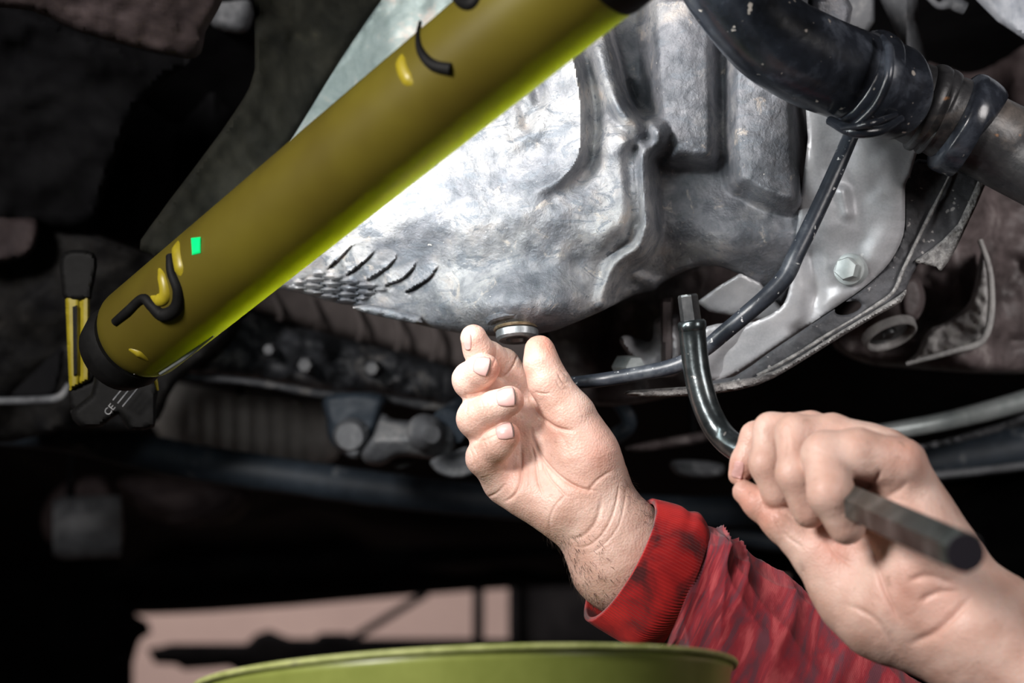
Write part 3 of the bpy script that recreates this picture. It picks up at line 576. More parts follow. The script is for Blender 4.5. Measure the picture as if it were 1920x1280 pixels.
# ---- dark centre behind the hand
t = thing('bellhousing_foot', 'dark reddish casting behind the thumb with a pale grey foot', 'casting', P(1150, 660, 0.86))
relief('casting_wall', [(1030, 600), (1120, 570), (1250, 510), (1420, 480), (1480, 560), (1420, 640), (1330, 700), (1270, 740), (1120, 760), (1060, 700)], lambda x, y: 0.90+0.015*np.sin(x/36.0), M['casing_dark'], t, 7, 0.03, rnd=20, rdep=0.02, rough=0.012)
relief('pale_foot', [(1162, 640), (1176, 628), (1220, 640), (1228, 600), (1262, 590), (1275, 600), (1276, 680), (1262, 705), (1205, 700), (1190, 678)], lambda x, y: 0.80+0.02*np.exp(-((x-1200)/24.0)**2-((y-640)/22.0)**2), M['alu_clean'], t, 4, 0.04, rnd=12, rdep=0.012, rough=0.004, rough_scale=30)
relief('rib_web', [(1238, 560), (1262, 556), (1262, 690), (1240, 692)], const(0.795), M['casing_dark'], t, 5, 0.03, spline=1, rnd=6, rdep=0.006)
lathe('foot_nut', [(0.0, -0.008), (0.006, -0.008), (0.0072, -0.002), (0.0072, 0.008)], P(1180, 688, 0.79), RT*-.4+FW, M['bolt'], t, hexn=6)
t = tag(recenter(tube_px('vacuum_hose', [(1190, 700, 1.0, 12), (1150, 730, 1.0, 14), (1180, 790, 1.0, 15), (1150, 820, 1.02, 16), (1110, 840, 1.04, 14)], M['bar'], None, 14, wob=.05)), 'short dark hose curling below the thin pipe, right of the thumb', 'hose')
t = thing('lower_bracket_strip', 'thin dirty bracket strip in shadow between the two hands', 'bracket', P(1230, 860, 1.05))
relief('strip', [(1180, 836), (1300, 812), (1360, 800), (1360, 815), (1300, 832), (1200, 846)], const(1.05), M['casing_dark'], t, 5, 0.02, rnd=6, rdep=0.004, rough=.01)
relief('clip', [(1262, 862), (1350, 868), (1350, 892), (1300, 895), (1266, 886)], const(1.05), M['greyd'], t, 4, 0.02, rnd=8, rdep=0.006, rough=.01)
# ---- right side
t = thing('gearbox_side', 'dirty dark gearbox side with a lighter rounded rib, at the right below the black hose', 'gearbox', P(1750, 640, 0.86))
relief('gearbox_shell', [(1560, 640), (1600, 560), (1700, 500), (1780, 330), (1960, 330), (2060, 600), (1960, 690), (1850, 700), (1700, 690), (1620, 680)], lambda x, y: 0.92-0.03*np.exp(-((x-1800)/60.0)**2), M['casing_dark'], t, 7, 0.05, rnd=24, rdep=0.02, rough=0.014)
relief('lower_cheek', [(1740, 620), (1780, 600), (1820, 560), (1840, 470), (1856, 500), (1858, 590), (1850, 640), (1800, 660), (1740, 676), (1700, 680), (1720, 660)], lambda x, y: 0.845+0.0002*(1860-x), M['cheek'], t, 4, 0.03, rnd=12, rdep=0.012, rough=0.006, rough_scale=30)
tube_px('cheek_rib', [(1838, 450, .84, 5), (1856, 510, .835, 6), (1858, 590, .835, 7), (1840, 640, .835, 7), (1790, 658, .84, 6), (1700, 682, .855, 4)], M['cheek'], t, 12, wob=.08)
relief('boss', [(1690, 530), (1720, 520), (1735, 560), (1718, 600), (1690, 590)], const(0.845), M['casing_dark'], t, 4, 0.03, rnd=12, rdep=0.01)
pl = lathe('recessed_plug', [(0.0, 0.0045), (0.0125, 0.004), (0.0135, -0.0006), (0.0148, -0.0012), (0.0160, -0.0004), (0.0165, 0.004)], P(1670, 630, 0.838), FW*0.50+UP*0.86-RT*0.25, M['cheek'], t, 36)
lathe('plug_face', [(0.0, -0.0002), (0.004, 0.0), (0.0045, 0.002), (0.011, 0.002), (0.0122, 0.0038)], P(1670, 630, 0.838), FW*0.50+UP*0.86-RT*0.25, M['steel'], t, 36)
t = tag(recenter(tube_px('brake_pipe', [(1500, 850, 1.0, 15), (1620, 818, 1.0, 16), (1760, 792, 1.0, 17), (1860, 768, .99, 19), (2000, 728, .98, 21)], M['pipe'], None, 20)), 'grey-green metal pipe rising to the right edge behind the bare hand', 'pipe')
t = tag(recenter(relief('heat_strip', [(1640, 850), (1760, 826), (1880, 790), (2000, 745), (2000, 762), (1880, 806), (1800, 828), (1700, 846)], const(1.03), M['greyd'], None, 5, 0.01, rnd=4, rdep=0.003)), 'thin bright metal strip just under the grey-green pipe', 'strip')
t = tag(recenter(tube_px('coolant_hose', [(1560, 890, 1.12, 36), (1700, 875, 1.12, 38), (1820, 855, 1.12, 40), (2020, 825, 1.12, 44)], M['bar'], None, 26, wob=.05)), 'thick blue-black hose under the grey-green pipe at the right edge', 'hose')
tag(recenter(tube_px('wire_loom', [(1730, 893, 1.08, 7), (1820, 884, 1.08, 8), (1960, 868, 1.08, 8)], M['greyd'], None, 10, wob=.2)), 'thin shiny loom along the underside of the thick hose at right', 'cable')
tag(recenter(tube_px('lower_hose', [(1300, 985, 1.3, 16), (1420, 1010, 1.3, 17), (1560, 1030, 1.3, 16)], M['bar'], None, 14)), 'dark hose in shadow between red sleeve and bare hand', 'hose')
# upper right corner pieces
t = tag(recenter(relief('corner_panel', [(1790, -40), (1830, 0), (1870, 40), (1960, 100), (2060, 100), (2060, -40)], lambda x, y: 0.80-0.0002*(x-1800), M['pale'], None, 6, 0.02, spline=1, rnd=10, rdep=0.006, rough=.004)), 'pale blue-grey panel cutting the top right corner', 'panel')
t = tag(recenter(relief('tapered_bracket', [(1640, -40), (1712, -40), (1722, 40), (1740, 124), (1722, 128), (1690, 80), (1665, 30)], lambda x, y: 0.84+0.0004*np.abs(x-1700), M['greyd'], None, 4, 0.012, spline=2, rnd=8, rdep=0.006)), 'grey tapered bracket pointing down behind the black hose at top right', 'bracket')
t = tag(recenter(relief('dark_bracket', [(1545, -40), (1640, -40), (1640, 40), (1625, 62), (1590, 56), (1550, 34)], const(0.86), M['greyd'], None, 5, 0.012, spline=1, rnd=6, rdep=0.004)), 'dark speckled bracket above the bend of the black hose', 'bracket')
t = tag(recenter(relief('firewall_section', [(1500, -60), (2100, -60), (2100, 380), (1800, 360), (1750, 200), (1600, 100)], lambda x, y: 1.05+0.02*np.sin(x/40.0), M['brown'], None, 10, 0.03, rnd=10, rdep=0.01, rough=.02)), 'dark brown body section behind the black hose at the upper right', 'panel')
tag(recenter(tube_px('wire_tuft', [(1740, -6, .82, 8), (1760, 10, .82, 10), (1785, 6, .82, 9), (1810, 16, .82, 8)], M['greyd'], None, 10, wob=.9)), 'frayed dark scrap of loom at the top edge beside the pale corner panel', 'cable')

# ================================================================== MAIN CASTING (oil sump and gearbox underside)
lobe = catmull([(300, -80), (1100, -80), (1120, 0), (1150, 90), (1180, 190), (1238, 236), (1246, 268), (1224, 300), (1226, 350), (1230, 430), (1212, 478), (1172, 508), (1150, 560), (1100, 700), (300, 700)], 4, True)
boxA = catmull([(1218, -80), (1345, -80), (1348, 100), (1350, 270), (1336, 306), (1290, 306), (1252, 300), (1246, 262), (1224, 220), (1214, 100)], 4, True)
boxB = catmull([(1362, -80), (1495, -80), (1500, 200), (1508, 350), (1494, 388), (1450, 384), (1400, 360), (1366, 320), (1360, 100)], 4, True)
fins = [[(617, 500), (640, 480), (667, 455)], [(653, 512), (680, 492), (706, 468)], [(690, 523), (722, 503), (748, 477)], [(727, 533), (760, 518), (783, 490)], [(763, 545), (800, 524), (823, 497)]]
def casting_D(x, y):
    z = 0.715+0.048*sstep((y-380)/230)**1.3+0.00006*(1050-np.minimum(x, 1050))+0.00004*(y-300)*0
    sl = sd_poly(x, y, lobe); z = z+0.040*sstep((sl+13)/30)-0.022*sstep((x-1240)/140)*sstep((sl)/30)*sstep((y-330)/140)
    # the lobe's right rim stands proud then dips
    z -= 0.007*np.exp(-((sl+22)/12)**2)*sstep((y-120)/90)
    z += 0.006*np.exp(-((sl+44)/11)**2)*sstep((y-140)/90)*sstep((520-y)/60)
    for b, h in ((boxA, 0.030), (boxB, 0.034)):
        s = sd_poly(x, y, b); cx_, wx_ = ((1284, 72) if b is boxA else (1432, 82)); z -= h*sstep((20-s)/46)*(0.72+0.42*np.sqrt(np.clip(1-((x-cx_)/wx_)**2, 0, 1)))
    z += 0.012*np.exp(-((x-1518)/10)**2)*sstep((400-y)/40)
    # left inner lobe whose right flank falls away
    d, side, _t = poly_dist(x, y, catmull([(1062, 60), (1080, 130), (1090, 210), (1087, 285), (1066, 322), (1030, 348), (960, 372)], 5))
    left = side > 0; fd = sstep((1-_t)/.45)*sstep((_t+0.05)/.15); hgt = 0.012*fd
    z -= np.where(left, hgt*np.exp(-d/70), hgt*np.exp(-(d/11)**2))
    z += np.where(~left, 0.010*fd*np.exp(-((d-26)/18)**2), 0)
    for pl, wd, a in (([(1000, 150), (1010, 190), (990, 232)], 14, .008), ([(1010, 210), (1000, 240), (960, 262)], 22, -.006), ([(980, 200), (985, 235), (960, 258)], 12, 0.004),
                      ([(1118, 100), (1150, 190), (1176, 260)], 22, -.009), ([(1180, 160), (1206, 226), (1214, 262)], 10, .010), ([(1140, 270), (1172, 330), (1170, 400), (1130, 440)], 26, -.006),
                      ([(1192, 280), (1196, 340), (1200, 420)], 7, .006), ([(1050, 350), (1010, 380), (980, 400)], 26, -.003),
                      ([(1180, 512), (1240, 532), (1290, 505)], 12, -.004), ([(700, 300), (860, 420), (1000, 520)], 120, -.006)):
        d, _, t = poly_dist(x, y, catmull(pl, 4)); z += a*np.exp(-(d/wd)**2)
    # fins
    for k, f in enumerate(fins):
        d, side, t = poly_dist(x, y, catmull(f, 4)); amp = 0.0065*(1-t)**0.7*np.exp(-np.clip(d-34, 0, None)/6)
        right = side > 0
        endf = np.where((t < 0.01) | (t > .99), np.exp(-(d/5)**2), 1)
        z += np.where(right, amp*np.exp(-(d/6.0))*endf, -amp*0.95*np.exp(-(d/19.0))*endf)
    # scalloped lattice at the lower left
    u = ((x-530)*0.97+(y-540)*0.24)/132; v = ((x-530)*(-0.24)+(y-540)*(-1.0))/42+u*0.14
    uu = ((x-530)*33+(y-540)*70)/(128*33+32*70); vv = ((x-530)*32-(y-540)*128)/(70*32+33*128)
    m = sstep((uu+.02)/.06)*sstep((1.04-uu)/.06)*sstep((vv+.05)/.06)*sstep((1.0-vv)/.10)
    row = np.floor(vv*4); cell = (np.abs(np.sin(math.pi*(uu*4+0.5*(row % 2))))**0.7)*(np.abs(np.sin(math.pi*vv*4))**0.7)
    z += m*(0.0060-0.0125*cell)
    z -= 0.050*np.exp(-((x-970)/190)**2-((y-582)/68)**2)
    z += 0.0022*vnoise(x, y, 90, 1, 3)+0.0005*vnoise(x, y, 14, 2, 3)+0.0006*vnoise(x, y, 30, 5, 2)
    return z
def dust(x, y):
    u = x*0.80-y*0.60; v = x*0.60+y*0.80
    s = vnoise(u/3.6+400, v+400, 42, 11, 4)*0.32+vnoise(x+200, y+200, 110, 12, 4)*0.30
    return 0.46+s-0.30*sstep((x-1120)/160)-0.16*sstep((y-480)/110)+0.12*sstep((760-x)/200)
cast = thing('sump_casting', 'big dusty grey cast metal sump and gearbox casing, brightly lit under the yellow lamp', 'engine casing', P(1000, 350, 0.72))
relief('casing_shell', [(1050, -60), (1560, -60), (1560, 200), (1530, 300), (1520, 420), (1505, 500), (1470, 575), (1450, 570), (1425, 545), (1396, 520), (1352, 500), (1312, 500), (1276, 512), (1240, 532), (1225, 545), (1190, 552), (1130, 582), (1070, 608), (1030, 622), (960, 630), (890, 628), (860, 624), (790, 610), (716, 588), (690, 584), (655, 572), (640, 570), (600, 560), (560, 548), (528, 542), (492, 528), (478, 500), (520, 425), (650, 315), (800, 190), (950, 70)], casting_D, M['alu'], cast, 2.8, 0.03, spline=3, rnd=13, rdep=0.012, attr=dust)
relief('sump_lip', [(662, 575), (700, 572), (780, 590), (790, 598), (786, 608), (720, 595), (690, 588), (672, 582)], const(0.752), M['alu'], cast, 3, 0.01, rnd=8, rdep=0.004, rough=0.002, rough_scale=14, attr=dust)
# drain plug hangs in its boss
t = thing('drain_plug', 'round grey drain plug with a brass washer, pinched by thumb and finger', 'drain plug', P(970, 630, 0.715))
ax = (UP+FW*0.26+RT*(-0.05)).normalized(); o0 = P(970, 632, 0.727)
lathe('plug_head', [(0.0, 0.0024), (0.0052, 0.0022), (0.0060, 0.0004), (0.0094, 0.0), (0.0108, 0.0012), (0.0110, 0.0045), (0.0098, 0.0056), (0.004, 0.0058)], o0-ax*0.0015, ax, M['plug'], t, 44)
lathe('washer', [(0.005, 0.0045), (0.0117, 0.0045), (0.0120, 0.0052), (0.0117, 0.0060), (0.005, 0.0060)], o0-ax*0.0008, ax, M['brass'], t, 44)
bs = lathe('drain_boss', [(0.0100, 0.0085), (0.0132, 0.0074), (0.0150, 0.0080), (0.0162, 0.0098), (0.0150, 0.0115)], o0-ax*0.0004, ax, M['alu'], cast, 44)
# ---- bracket plate
pb = thing('crossmember', 'pale grey crossmember plate with a dark gritty flange, lower right of the casing', 'crossmember', P(1600, 500, 0.74))
hole = [(1590+26*math.cos(a)*0.97-13*math.sin(a)*.1, 577+12.5*math.sin(a)-5*math.cos(a)) for a in np.linspace(0, 2*math.pi, 28, endpoint=False)]
def plate_D(x, y):
    z = 0.742-0.00004*(x-1500)+0.00006*(y-500)
    for pl, wd, a in (([(1560, 260), (1600, 340), (1615, 430), (1600, 470)], 26, .0022), ([(1530, 300), (1550, 420)], 24, -.002), ([(1660, 300), (1680, 400), (1640, 480)], 26, -.0025),
                      ([(1500, 600), (1560, 560), (1640, 540)], 14, -.002), ([(1520, 480), (1530, 560), (1500, 620)], 18, .006), ([(1580, 360), (1588, 400)], 10, -.003)):
        d, _, t = poly_dist(x, y, catmull(pl, 4)); z += a*np.exp(-(d/wd)**2)
    return z+0.0012*vnoise(x, y, 60, 3, 3)
relief('plate', [(1525, 150), (1720, 200), (1712, 310), (1698, 345), (1697, 380), (1694, 440), (1668, 492), (1630, 530), (1590, 560), (1530, 600), (1440, 660), (1370, 705), (1330, 712), (1325, 650), (1400, 610), (1460, 580), (1480, 540), (1490, 460), (1500, 380), (1515, 260)], plate_D, M['alu_clean'], pb, 4, 0.006, spline=3, rnd=3, rdep=0.001)
relief('web_plate', [(1306, 566), (1345, 538), (1388, 512), (1425, 530), (1486, 600), (1430, 602), (1380, 594), (1330, 584)], lambda x, y: 0.765+0.0005*(y-555)*0.4, M['alu_clean'], pb, 4, 0.008, spline=1, rnd=4, rdep=0.002, rough=.002)
relief('lower_web', [(1325, 612), (1400, 604), (1500, 600), (1520, 612), (1450, 662), (1380, 706), (1300, 712), (1318, 650)], lambda x, y: 0.752+0.010*sstep((x-1340+(y-640)*1.2)/100), M['alu_clean'], pb, 4, 0.008, spline=3, rnd=4, rdep=0.002, rough=.002)
relief('flange', [(1712, 305), (1740, 300), (1835, 335), (1800, 420), (1772, 470), (1756, 500), (1722, 494), (1700, 540), (1686, 560), (1640, 588), (1560, 636), (1480, 686), (1420, 716), (1350, 728), (1300, 728), (1310, 716), (1376, 706), (1440, 662), (1530, 602), (1592, 561), (1632, 530), (1668, 490), (1692, 440), (1696, 380), (1696, 345)], lambda x, y: 0.738+0.0*x, M['flange'], pb, 3.4, 0.008, spline=2, rnd=4, rdep=0.002, holes=[hole], rough=0.0012, rough_scale=20)
tube_px('weld_ridge', [(1784, 322, .736, 2.5), (1758, 375, .735, 3), (1725, 440, .735, 3.4), (1694, 505, .735, 3.4), (1676, 545, .735, 3.4), (1640, 574, .735, 3.4), (1560, 622, .735, 3.4), (1480, 672, .735, 3.4), (1420, 704, .736, 3)], M['rim'], pb, 8, wob=.5)
relief('folded_lip', [(1700, 540), (1690, 566), (1640, 594), (1560, 642), (1480, 692), (1420, 722), (1340, 738), (1250, 744), (1180, 742), (1180, 732), (1300, 724), (1416, 706), (1480, 680), (1560, 630), (1640, 582), (1688, 552)], const(0.731), M['rim'], pb, 3, 0.010, spline=2, rnd=6, rdep=0.004, rough=0.0015, rough_scale=10)
relief('lip_step', [(1756, 500), (1722, 494), (1718, 486), (1742, 470), (1796, 420), (1835, 335), (1850, 340), (1812, 425), (1786, 478), (1764, 508)], const(0.734), M['rim'], pb, 3, 0.010, spline=2, rnd=4, rdep=0.002, rough=0.0012, rough_scale=14)
bt = thing('hex_bolt', 'zinc hex bolt with a round flange on the pale plate', 'bolt', P(1592, 504, 0.728))
bax = (-FW*0.86-RT*0.50+UP*0.02).normalized()
bo = P(1594, 505, 0.738)
lathe('bolt_flange', [(0.0085, -0.004), (0.0085, 0.001), (0.0080, 0.0022), (0.0055, 0.003)], bo, bax, M['bolt'], bt, 40)
lathe('bolt_hex', [(0.0062, 0.002), (0.0062, 0.0078), (0.0056, 0.0086), (0.0, 0.0088)], bo, bax, M['bolt'], bt, hexn=6, xdir=UP*0.25+RT)
# ---- hoses and pipes, upper right
hs = thing('intake_hose', 'fat oily black hose bending in from the top, ending in a collar', 'hose', P(1450, 80, 0.66))
tube_px('hose_body', [(1330, -130, .62, 95), (1352, -60, .63, 90), (1392, 10, .64, 84), (1450, 72, .65, 86), (1520, 112, .66, 88), (1590, 140, .67, 86), (1640, 160, .68, 84)], M['hose'], hs, 44)
for a, b, r0, r1, nm in ((0, 1, 92, 98, 'collar'),):
    tube_px('collar', [(1600, 144, .672, 90), (1612, 150, .673, 99), (1626, 156, .675, 100), (1634, 160, .676, 92), (1662, 170, .68, 90), (1676, 176, .682, 88), (1684, 178, .684, 74)], M['hose'], hs, 44, n=5)
tube_px('collar_bead', [(1654, 68, .650, 5), (1662, 80, .646, 8), (1668, 100, .64, 9), (1664, 150, .637, 9), (1640, 200, .645, 9), (1600, 236, .655, 8), (1580, 240, .665, 7)], M['hose'], hs, 12)
for q in ([(1556, 226, .665, 9), (1600, 246, .65, 12), (1650, 244, .65, 10), (1690, 222, .66, 7)], [(1580, 240, .652, 6), (1630, 232, .64, 7), (1680, 215, .65, 5)], [(1588, 246, .65, 5), (1630, 252, .65, 6), (1676, 236, .66, 4)]):
    tube_px('tie_fold', q, M['hose'], hs, 12)
ph = thing('stepped_pipe', 'black ringed metal pipe going to the right edge from the hose collar', 'pipe', P(1800, 230, 0.72))
tube_px('pipe_body', [(1660, 168, .70, 70), (1700, 186, .70, 74), (1740, 204, .70, 78), (1756, 210, .70, 84), (1764, 214, .70, 78), (1790, 226, .70, 80), (1830, 246, .70, 78), (1900, 282, .70, 80), (2000, 330, .69, 84), (2100, 380, .69, 88)], M['hose_metal'], ph, 44)
tube_px('pipe_ring', [(1782, 222, .70, 80), (1790, 226, .70, 96), (1806, 234, .70, 99), (1822, 240, .70, 95), (1830, 246, .70, 79)], M['hose'], ph, 44, n=5)
tube_px('pipe_ring', [(1724, 197, .70, 76), (1732, 200, .70, 84), (1744, 205, .70, 84), (1750, 208, .70, 76)], M['hose_metal'], ph, 44, n=5)
t = tag(recenter(tube_px('thin_pipe', [(1612, 215, .71, 15), (1592, 262, .708, 15), (1556, 345, .705, 15.5), (1516, 430, .702, 16), (1492, 478, .70, 16.5), (1474, 516, .70, 17), (1446, 548, .70, 17), (1410, 580, .70, 16), (1360, 622, .705, 15.5), (1320, 655, .71, 15), (1270, 684, .715, 15), (1200, 700, .72, 14), (1120, 713, .725, 13), (1060, 718, .74, 12), (1000, 716, .78, 11)], M['black_tube'], None, 24, wob=.03)), 'thin black speckled pipe bending down in front of the pale plate from the hose collar', 'pipe')
# ================================================================== HANDS AND ARMS
person = thing('person', 'person in a red sleeve pinching the drain plug and gripping a hex key', 'person', P(1900, 1400, 0.75))
def build_hand(name, lo, hi, h, palm, fingers, D0, lines, flush_pts, label, kp=34, kf=12, smooth=2):
    fl = Field(lo, hi, h); f = fl.new()
    for a, b in palm: fl.add(f, a, b, kp)
    for ch in fingers: fl.add(f, ch[0], ch[1], kp*0.7)
    for ch in fingers:
        g = fl.new()
        for a, b in zip(ch[:-1], ch[1:]): fl.add(g, a, b, kf)
        f = Field.smin(f, g, 3.0)
    V, Q = fl.mesh(f); V, Q = biggest(V, Q); V = lap(V, Q, smooth); N_ = vnormals(V, Q)
    if N_[:, 2][V[:, 2] < np.percentile(V[:, 2], 5)].mean() > 0: Q = Q[:, ::-1]; N_ = -N_
    V = crease(V, N_, lines); V = V+N_*(0.7*vnoise(V[:, 0], V[:, 1], 22, 4, 2)+0.5*vnoise(V[:, 0], V[:, 1]+V[:, 2], 60, 6, 2))[:, None]
    N_ = vnormals(V, Q); fs = np.full(len(V), 0.10)
    for (x, y, z, r, s) in flush_pts: fs = np.maximum(fs, s*np.exp(-(((V[:, 0]-x)**2+(V[:, 1]-y)**2+(V[:, 2]-z)**2)/r**2)))
    o = body(name, V, Q, D0, fs, person, M['skin']); tag(o, label); return o, V, N_
# --- hand on the drain plug (px space, z in px away from the viewer)
pal = [((1100, 935, 22, 66), (1128, 905, 26, 50)), ((1095, 925, 40, 62), (1010, 765, 62, 34)), ((1090, 935, 40, 58), (962, 800, 62, 34)), ((1080, 945, 40, 56), (945, 860, 54, 34)), ((1070, 955, 36, 54), (944, 908, 44, 33)),
       ((1078, 812, 14, 46), (1104, 868, 6, 54)), ((1100, 850, 8, 56), (1108, 900, 14, 46)), ((1045, 958, 8, 42), (985, 925, 18, 38)), ((1062, 948, 8, 44), (1080, 960, 14, 46)),
       ((1118, 952, 24, 68), (1150, 1000, 28, 78)), ((1150, 1000, 28, 78), (1172, 1050, 34, 96)), ((1172, 1050, 34, 96), (1270, 1140, 50, 84)), ((1090, 985, 26, 44), (1140, 1040, 30, 66))]
fing = [
    [(1000, 762, 64, 34), (944, 684, 60, 29), (918, 668, 28, 26), (897, 657, -6, 26.5), (888, 633, -18, 25)],
    [(962, 790, 60, 35), (884, 712, 2, 34), (904, 695, -28, 28), (911, 690, -38, 25.5)],
    [(948, 850, 54, 35), (894, 784, 0, 36), (928, 764, -34, 30.5), (955, 751, -48, 28)],
    [(948, 905, 46, 34), (908, 858, 2, 33), (932, 834, -28, 28.5), (950, 816, -40, 26)],
    [(1090, 840, 14, 52), (1070, 782, 4, 47), (1028, 715, -4, 37), (1015, 680, -2, 32), (1012, 657, 2, 29)]]
lines = [([(990, 742), (1008, 775), (1040, 800), (1078, 808)], 3.2, 5), ([(1000, 735), (1022, 738), (1034, 736)], 2.2, 1.5), ([(1046, 700), (1056, 716), (1066, 720)], 1.8, 2.2), ([(1042, 712), (1052, 728), (1062, 732)], 1.8, 2.0), ([(1050, 692), (1062, 704), (1072, 712)], 1.6, 1.6),
         ([(996, 790), (1000, 820), (1020, 862), (1056, 898), (1092, 916), (1122, 920)], 3.4, 5.5), ([(996, 830), (1005, 870), (1010, 905), (1020, 930)], 2.6, 3.0), ([(977, 830), (978, 870), (975, 905), (962, 930), (942, 942)], 3.2, 4.5), ([(1015, 862), (1030, 895), (1052, 920), (1066, 936)], 2.2, 2.4),
         ([(1036, 1004), (1030, 980), (1040, 950), (1062, 925)], 2.4, 1.6), ([(1072, 1024), (1100, 1024), (1130, 1000), (1152, 955), (1162, 900)], 2.4, 2.0), ([(1086, 1040), (1120, 1030), (1160, 985), (1176, 910)], 2.0, 1.3), ([(1066, 1012), (1096, 1002), (1118, 975), (1130, 930)], 5.0, 2.6), ([(1100, 925), (1120, 900), (1150, 880)], 3.2, 2.2),
         ([(857, 668), (860, 690), (862, 706)], 1.5, 1.6), ([(864, 664), (868, 688), (870, 700)], 1.3, 1.2), ([(872, 735), (876, 760), (872, 785)], 1.4, 1.3), ([(900, 745), (906, 765), (906, 785)], 1.3, 1.1), ([(908, 742), (914, 762), (915, 780)], 1.3, 1.2), ([(882, 742), (888, 765), (886, 788)], 1.3, 1.0),
         ([(904, 820), (912, 842), (916, 858)], 1.3, 1.3), ([(912, 815), (920, 838), (925, 852)], 1.3, 1.0), ([(880, 838), (888, 862), (890, 880)], 1.5, 1.4), ([(886, 832), (896, 856), (900, 874)], 1.3, 1.1), ([(975, 655), (960, 690), (938, 712)], 2.0, 2.2), ([(932, 640), (930, 668), (922, 690)], 2.0, 1.6),
         ([(868, 740), (890, 738), (915, 728)], 2.0, 1.6), ([(890, 830), (915, 822), (936, 812)], 2.2, 2.0), ([(905, 935), (930, 925), (950, 905)], 2.4, 2.5), ([(1030, 790), (1060, 830), (1062, 870)], 5, 1.0)]
flush = [(1010, 640, -20, 34, .75), (1005, 700, -30, 42, .45), (890, 632, -20, 30, .45), (925, 690, -50, 26, .6), (975, 752, -60, 26, .6), (962, 815, -55, 26, .6), (915, 745, -30, 24, .3), (920, 825, -30, 26, .3), (1110, 840, -40, 62, .38), (1040, 810, -30, 40, .3), (1085, 900, -40, 50, .2), (965, 900, 10, 34, .4), (1060, 1000, 0, 50, .15)]
o, HV, HN = build_hand('pinching_hand', (820, 585, -130), (1350, 1260, 210), 2.0, pal, fing, 0.70, lines, flush, 'bare hand pinching the drain plug, ending in a hairy wrist inside the red cuff')
for a in ((903, 686, 14, 28, 36), (948, 745, -6, 34, 36), (946, 809, -12, 31, 31)):
    nail(HV, HN, 0.70, *a, parent=o)
nail(HV, HN, 0.70, 877, 641, -94, 30, 14, parent=o, dirt=False)
# arm hair along the wrist
def hair(o, HV, HN, D0, pts, n, ln):
    V = []; Fc = []; r = random.Random(3)
    for k in range(n):
        i = r.choice(pts); p = HV[i]; nn = HN[i]; d = np.array([0.6+r.uniform(-.5, .5), 0.7+r.uniform(-.4, .4), r.uniform(-.3, .3)])
        d /= np.linalg.norm(d); L_ = ln*r.uniform(.5, 1.2); w_ = 0.32; base = len(V)
        side = np.cross(d, nn); side /= np.linalg.norm(side)+1e-6
        for s in range(4):
            t = s/3; q = p+d*L_*t+nn*(L_*0.45*math.sin(t*1.8)); ww = w_*(1-t*0.8)
            V.append(q-side*ww); V.append(q+side*ww); V.append(q+nn*ww*1.4)
        for s in range(3):
            b = base+s*3
            for a, c in ((0, 1), (1, 2), (2, 0)): Fc.append((b+a, b+c, b+3+c, b+3+a))
    h_ = obj('arm_hair', to_world(np.array(V), D0), Fc, M['hair'], o); tag(h_, kind='stuff'); return h_
sel = np.nonzero((HV[:, 1] > 1000) & (HV[:, 1] < 1150) & (HV[:, 0] < 1165+0.2*(HV[:, 1]-1000)) & (HN[:, 2] < 0.6) & ((HN[:, 0] < -0.25) | (HV[:, 1] > 1080)))[0]
hair(o, HV, HN, 0.70, list(sel), 420, 15)
sel = np.nonzero((HV[:, 1] > 890) & (HV[:, 1] < 980) & (HV[:, 0] > 1160) & (HN[:, 0] > 0.3))[0]
if len(sel): hair(o, HV, HN, 0.70, list(sel), 90, 11)
# --- gripping hand
pal2 = [((1690, 872, -30, 46), (1745, 1050, -30, 92)), ((1655, 858, 10, 42), (1740, 1050, -5, 88)), ((1625, 850, 60, 42), (1720, 1060, 25, 84)), ((1590, 850, 110, 38), (1690, 1060, 55, 78)),
        ((1572, 1085, 55, 50), (1650, 1140, 30, 76)), ((1600, 1120, 45, 62), (1690, 1150, 10, 86)), ((1650, 1140, 30, 76), (1740, 1120, 0, 100)), ((1745, 1095, -10, 96), (1860, 1195, -40, 112)), ((1690, 1150, 10, 84), (1850, 1230, -20, 96)), ((1860, 1195, -40, 112), (2080, 1390, -90, 140)),
        ((1690, 1000, 30, 60), (1600, 1030, 55, 56)), ((1560, 1010, 70, 44), (1480, 950, 95, 34))]
fing2 = [
    [(1690, 870, -70, 46), (1608, 850, -84, 46), (1546, 852, -88, 43), (1558, 925, -138, 43), (1588, 986, -126, 36)],
    [(1655, 850, 0, 42), (1560, 815, 24, 38), (1490, 812, 4, 35), (1492, 890, -40, 36), (1518, 958, -30, 33)],
    [(1625, 842, 50, 40), (1520, 806, 76, 34), (1444, 806, 84, 31), (1438, 870, 58, 32), (1458, 926, 60, 30)],
    [(1590, 840, 100, 38), (1480, 808, 135, 32), (1418, 820, 140, 29), (1398, 866, 138, 27), (1386, 890, 140, 21)],
    [(1600, 1105, 50, 64), (1535, 1040, 60, 48), (1468, 978, 78, 36), (1424, 944, 98, 29), (1396, 922, 114, 23)]]
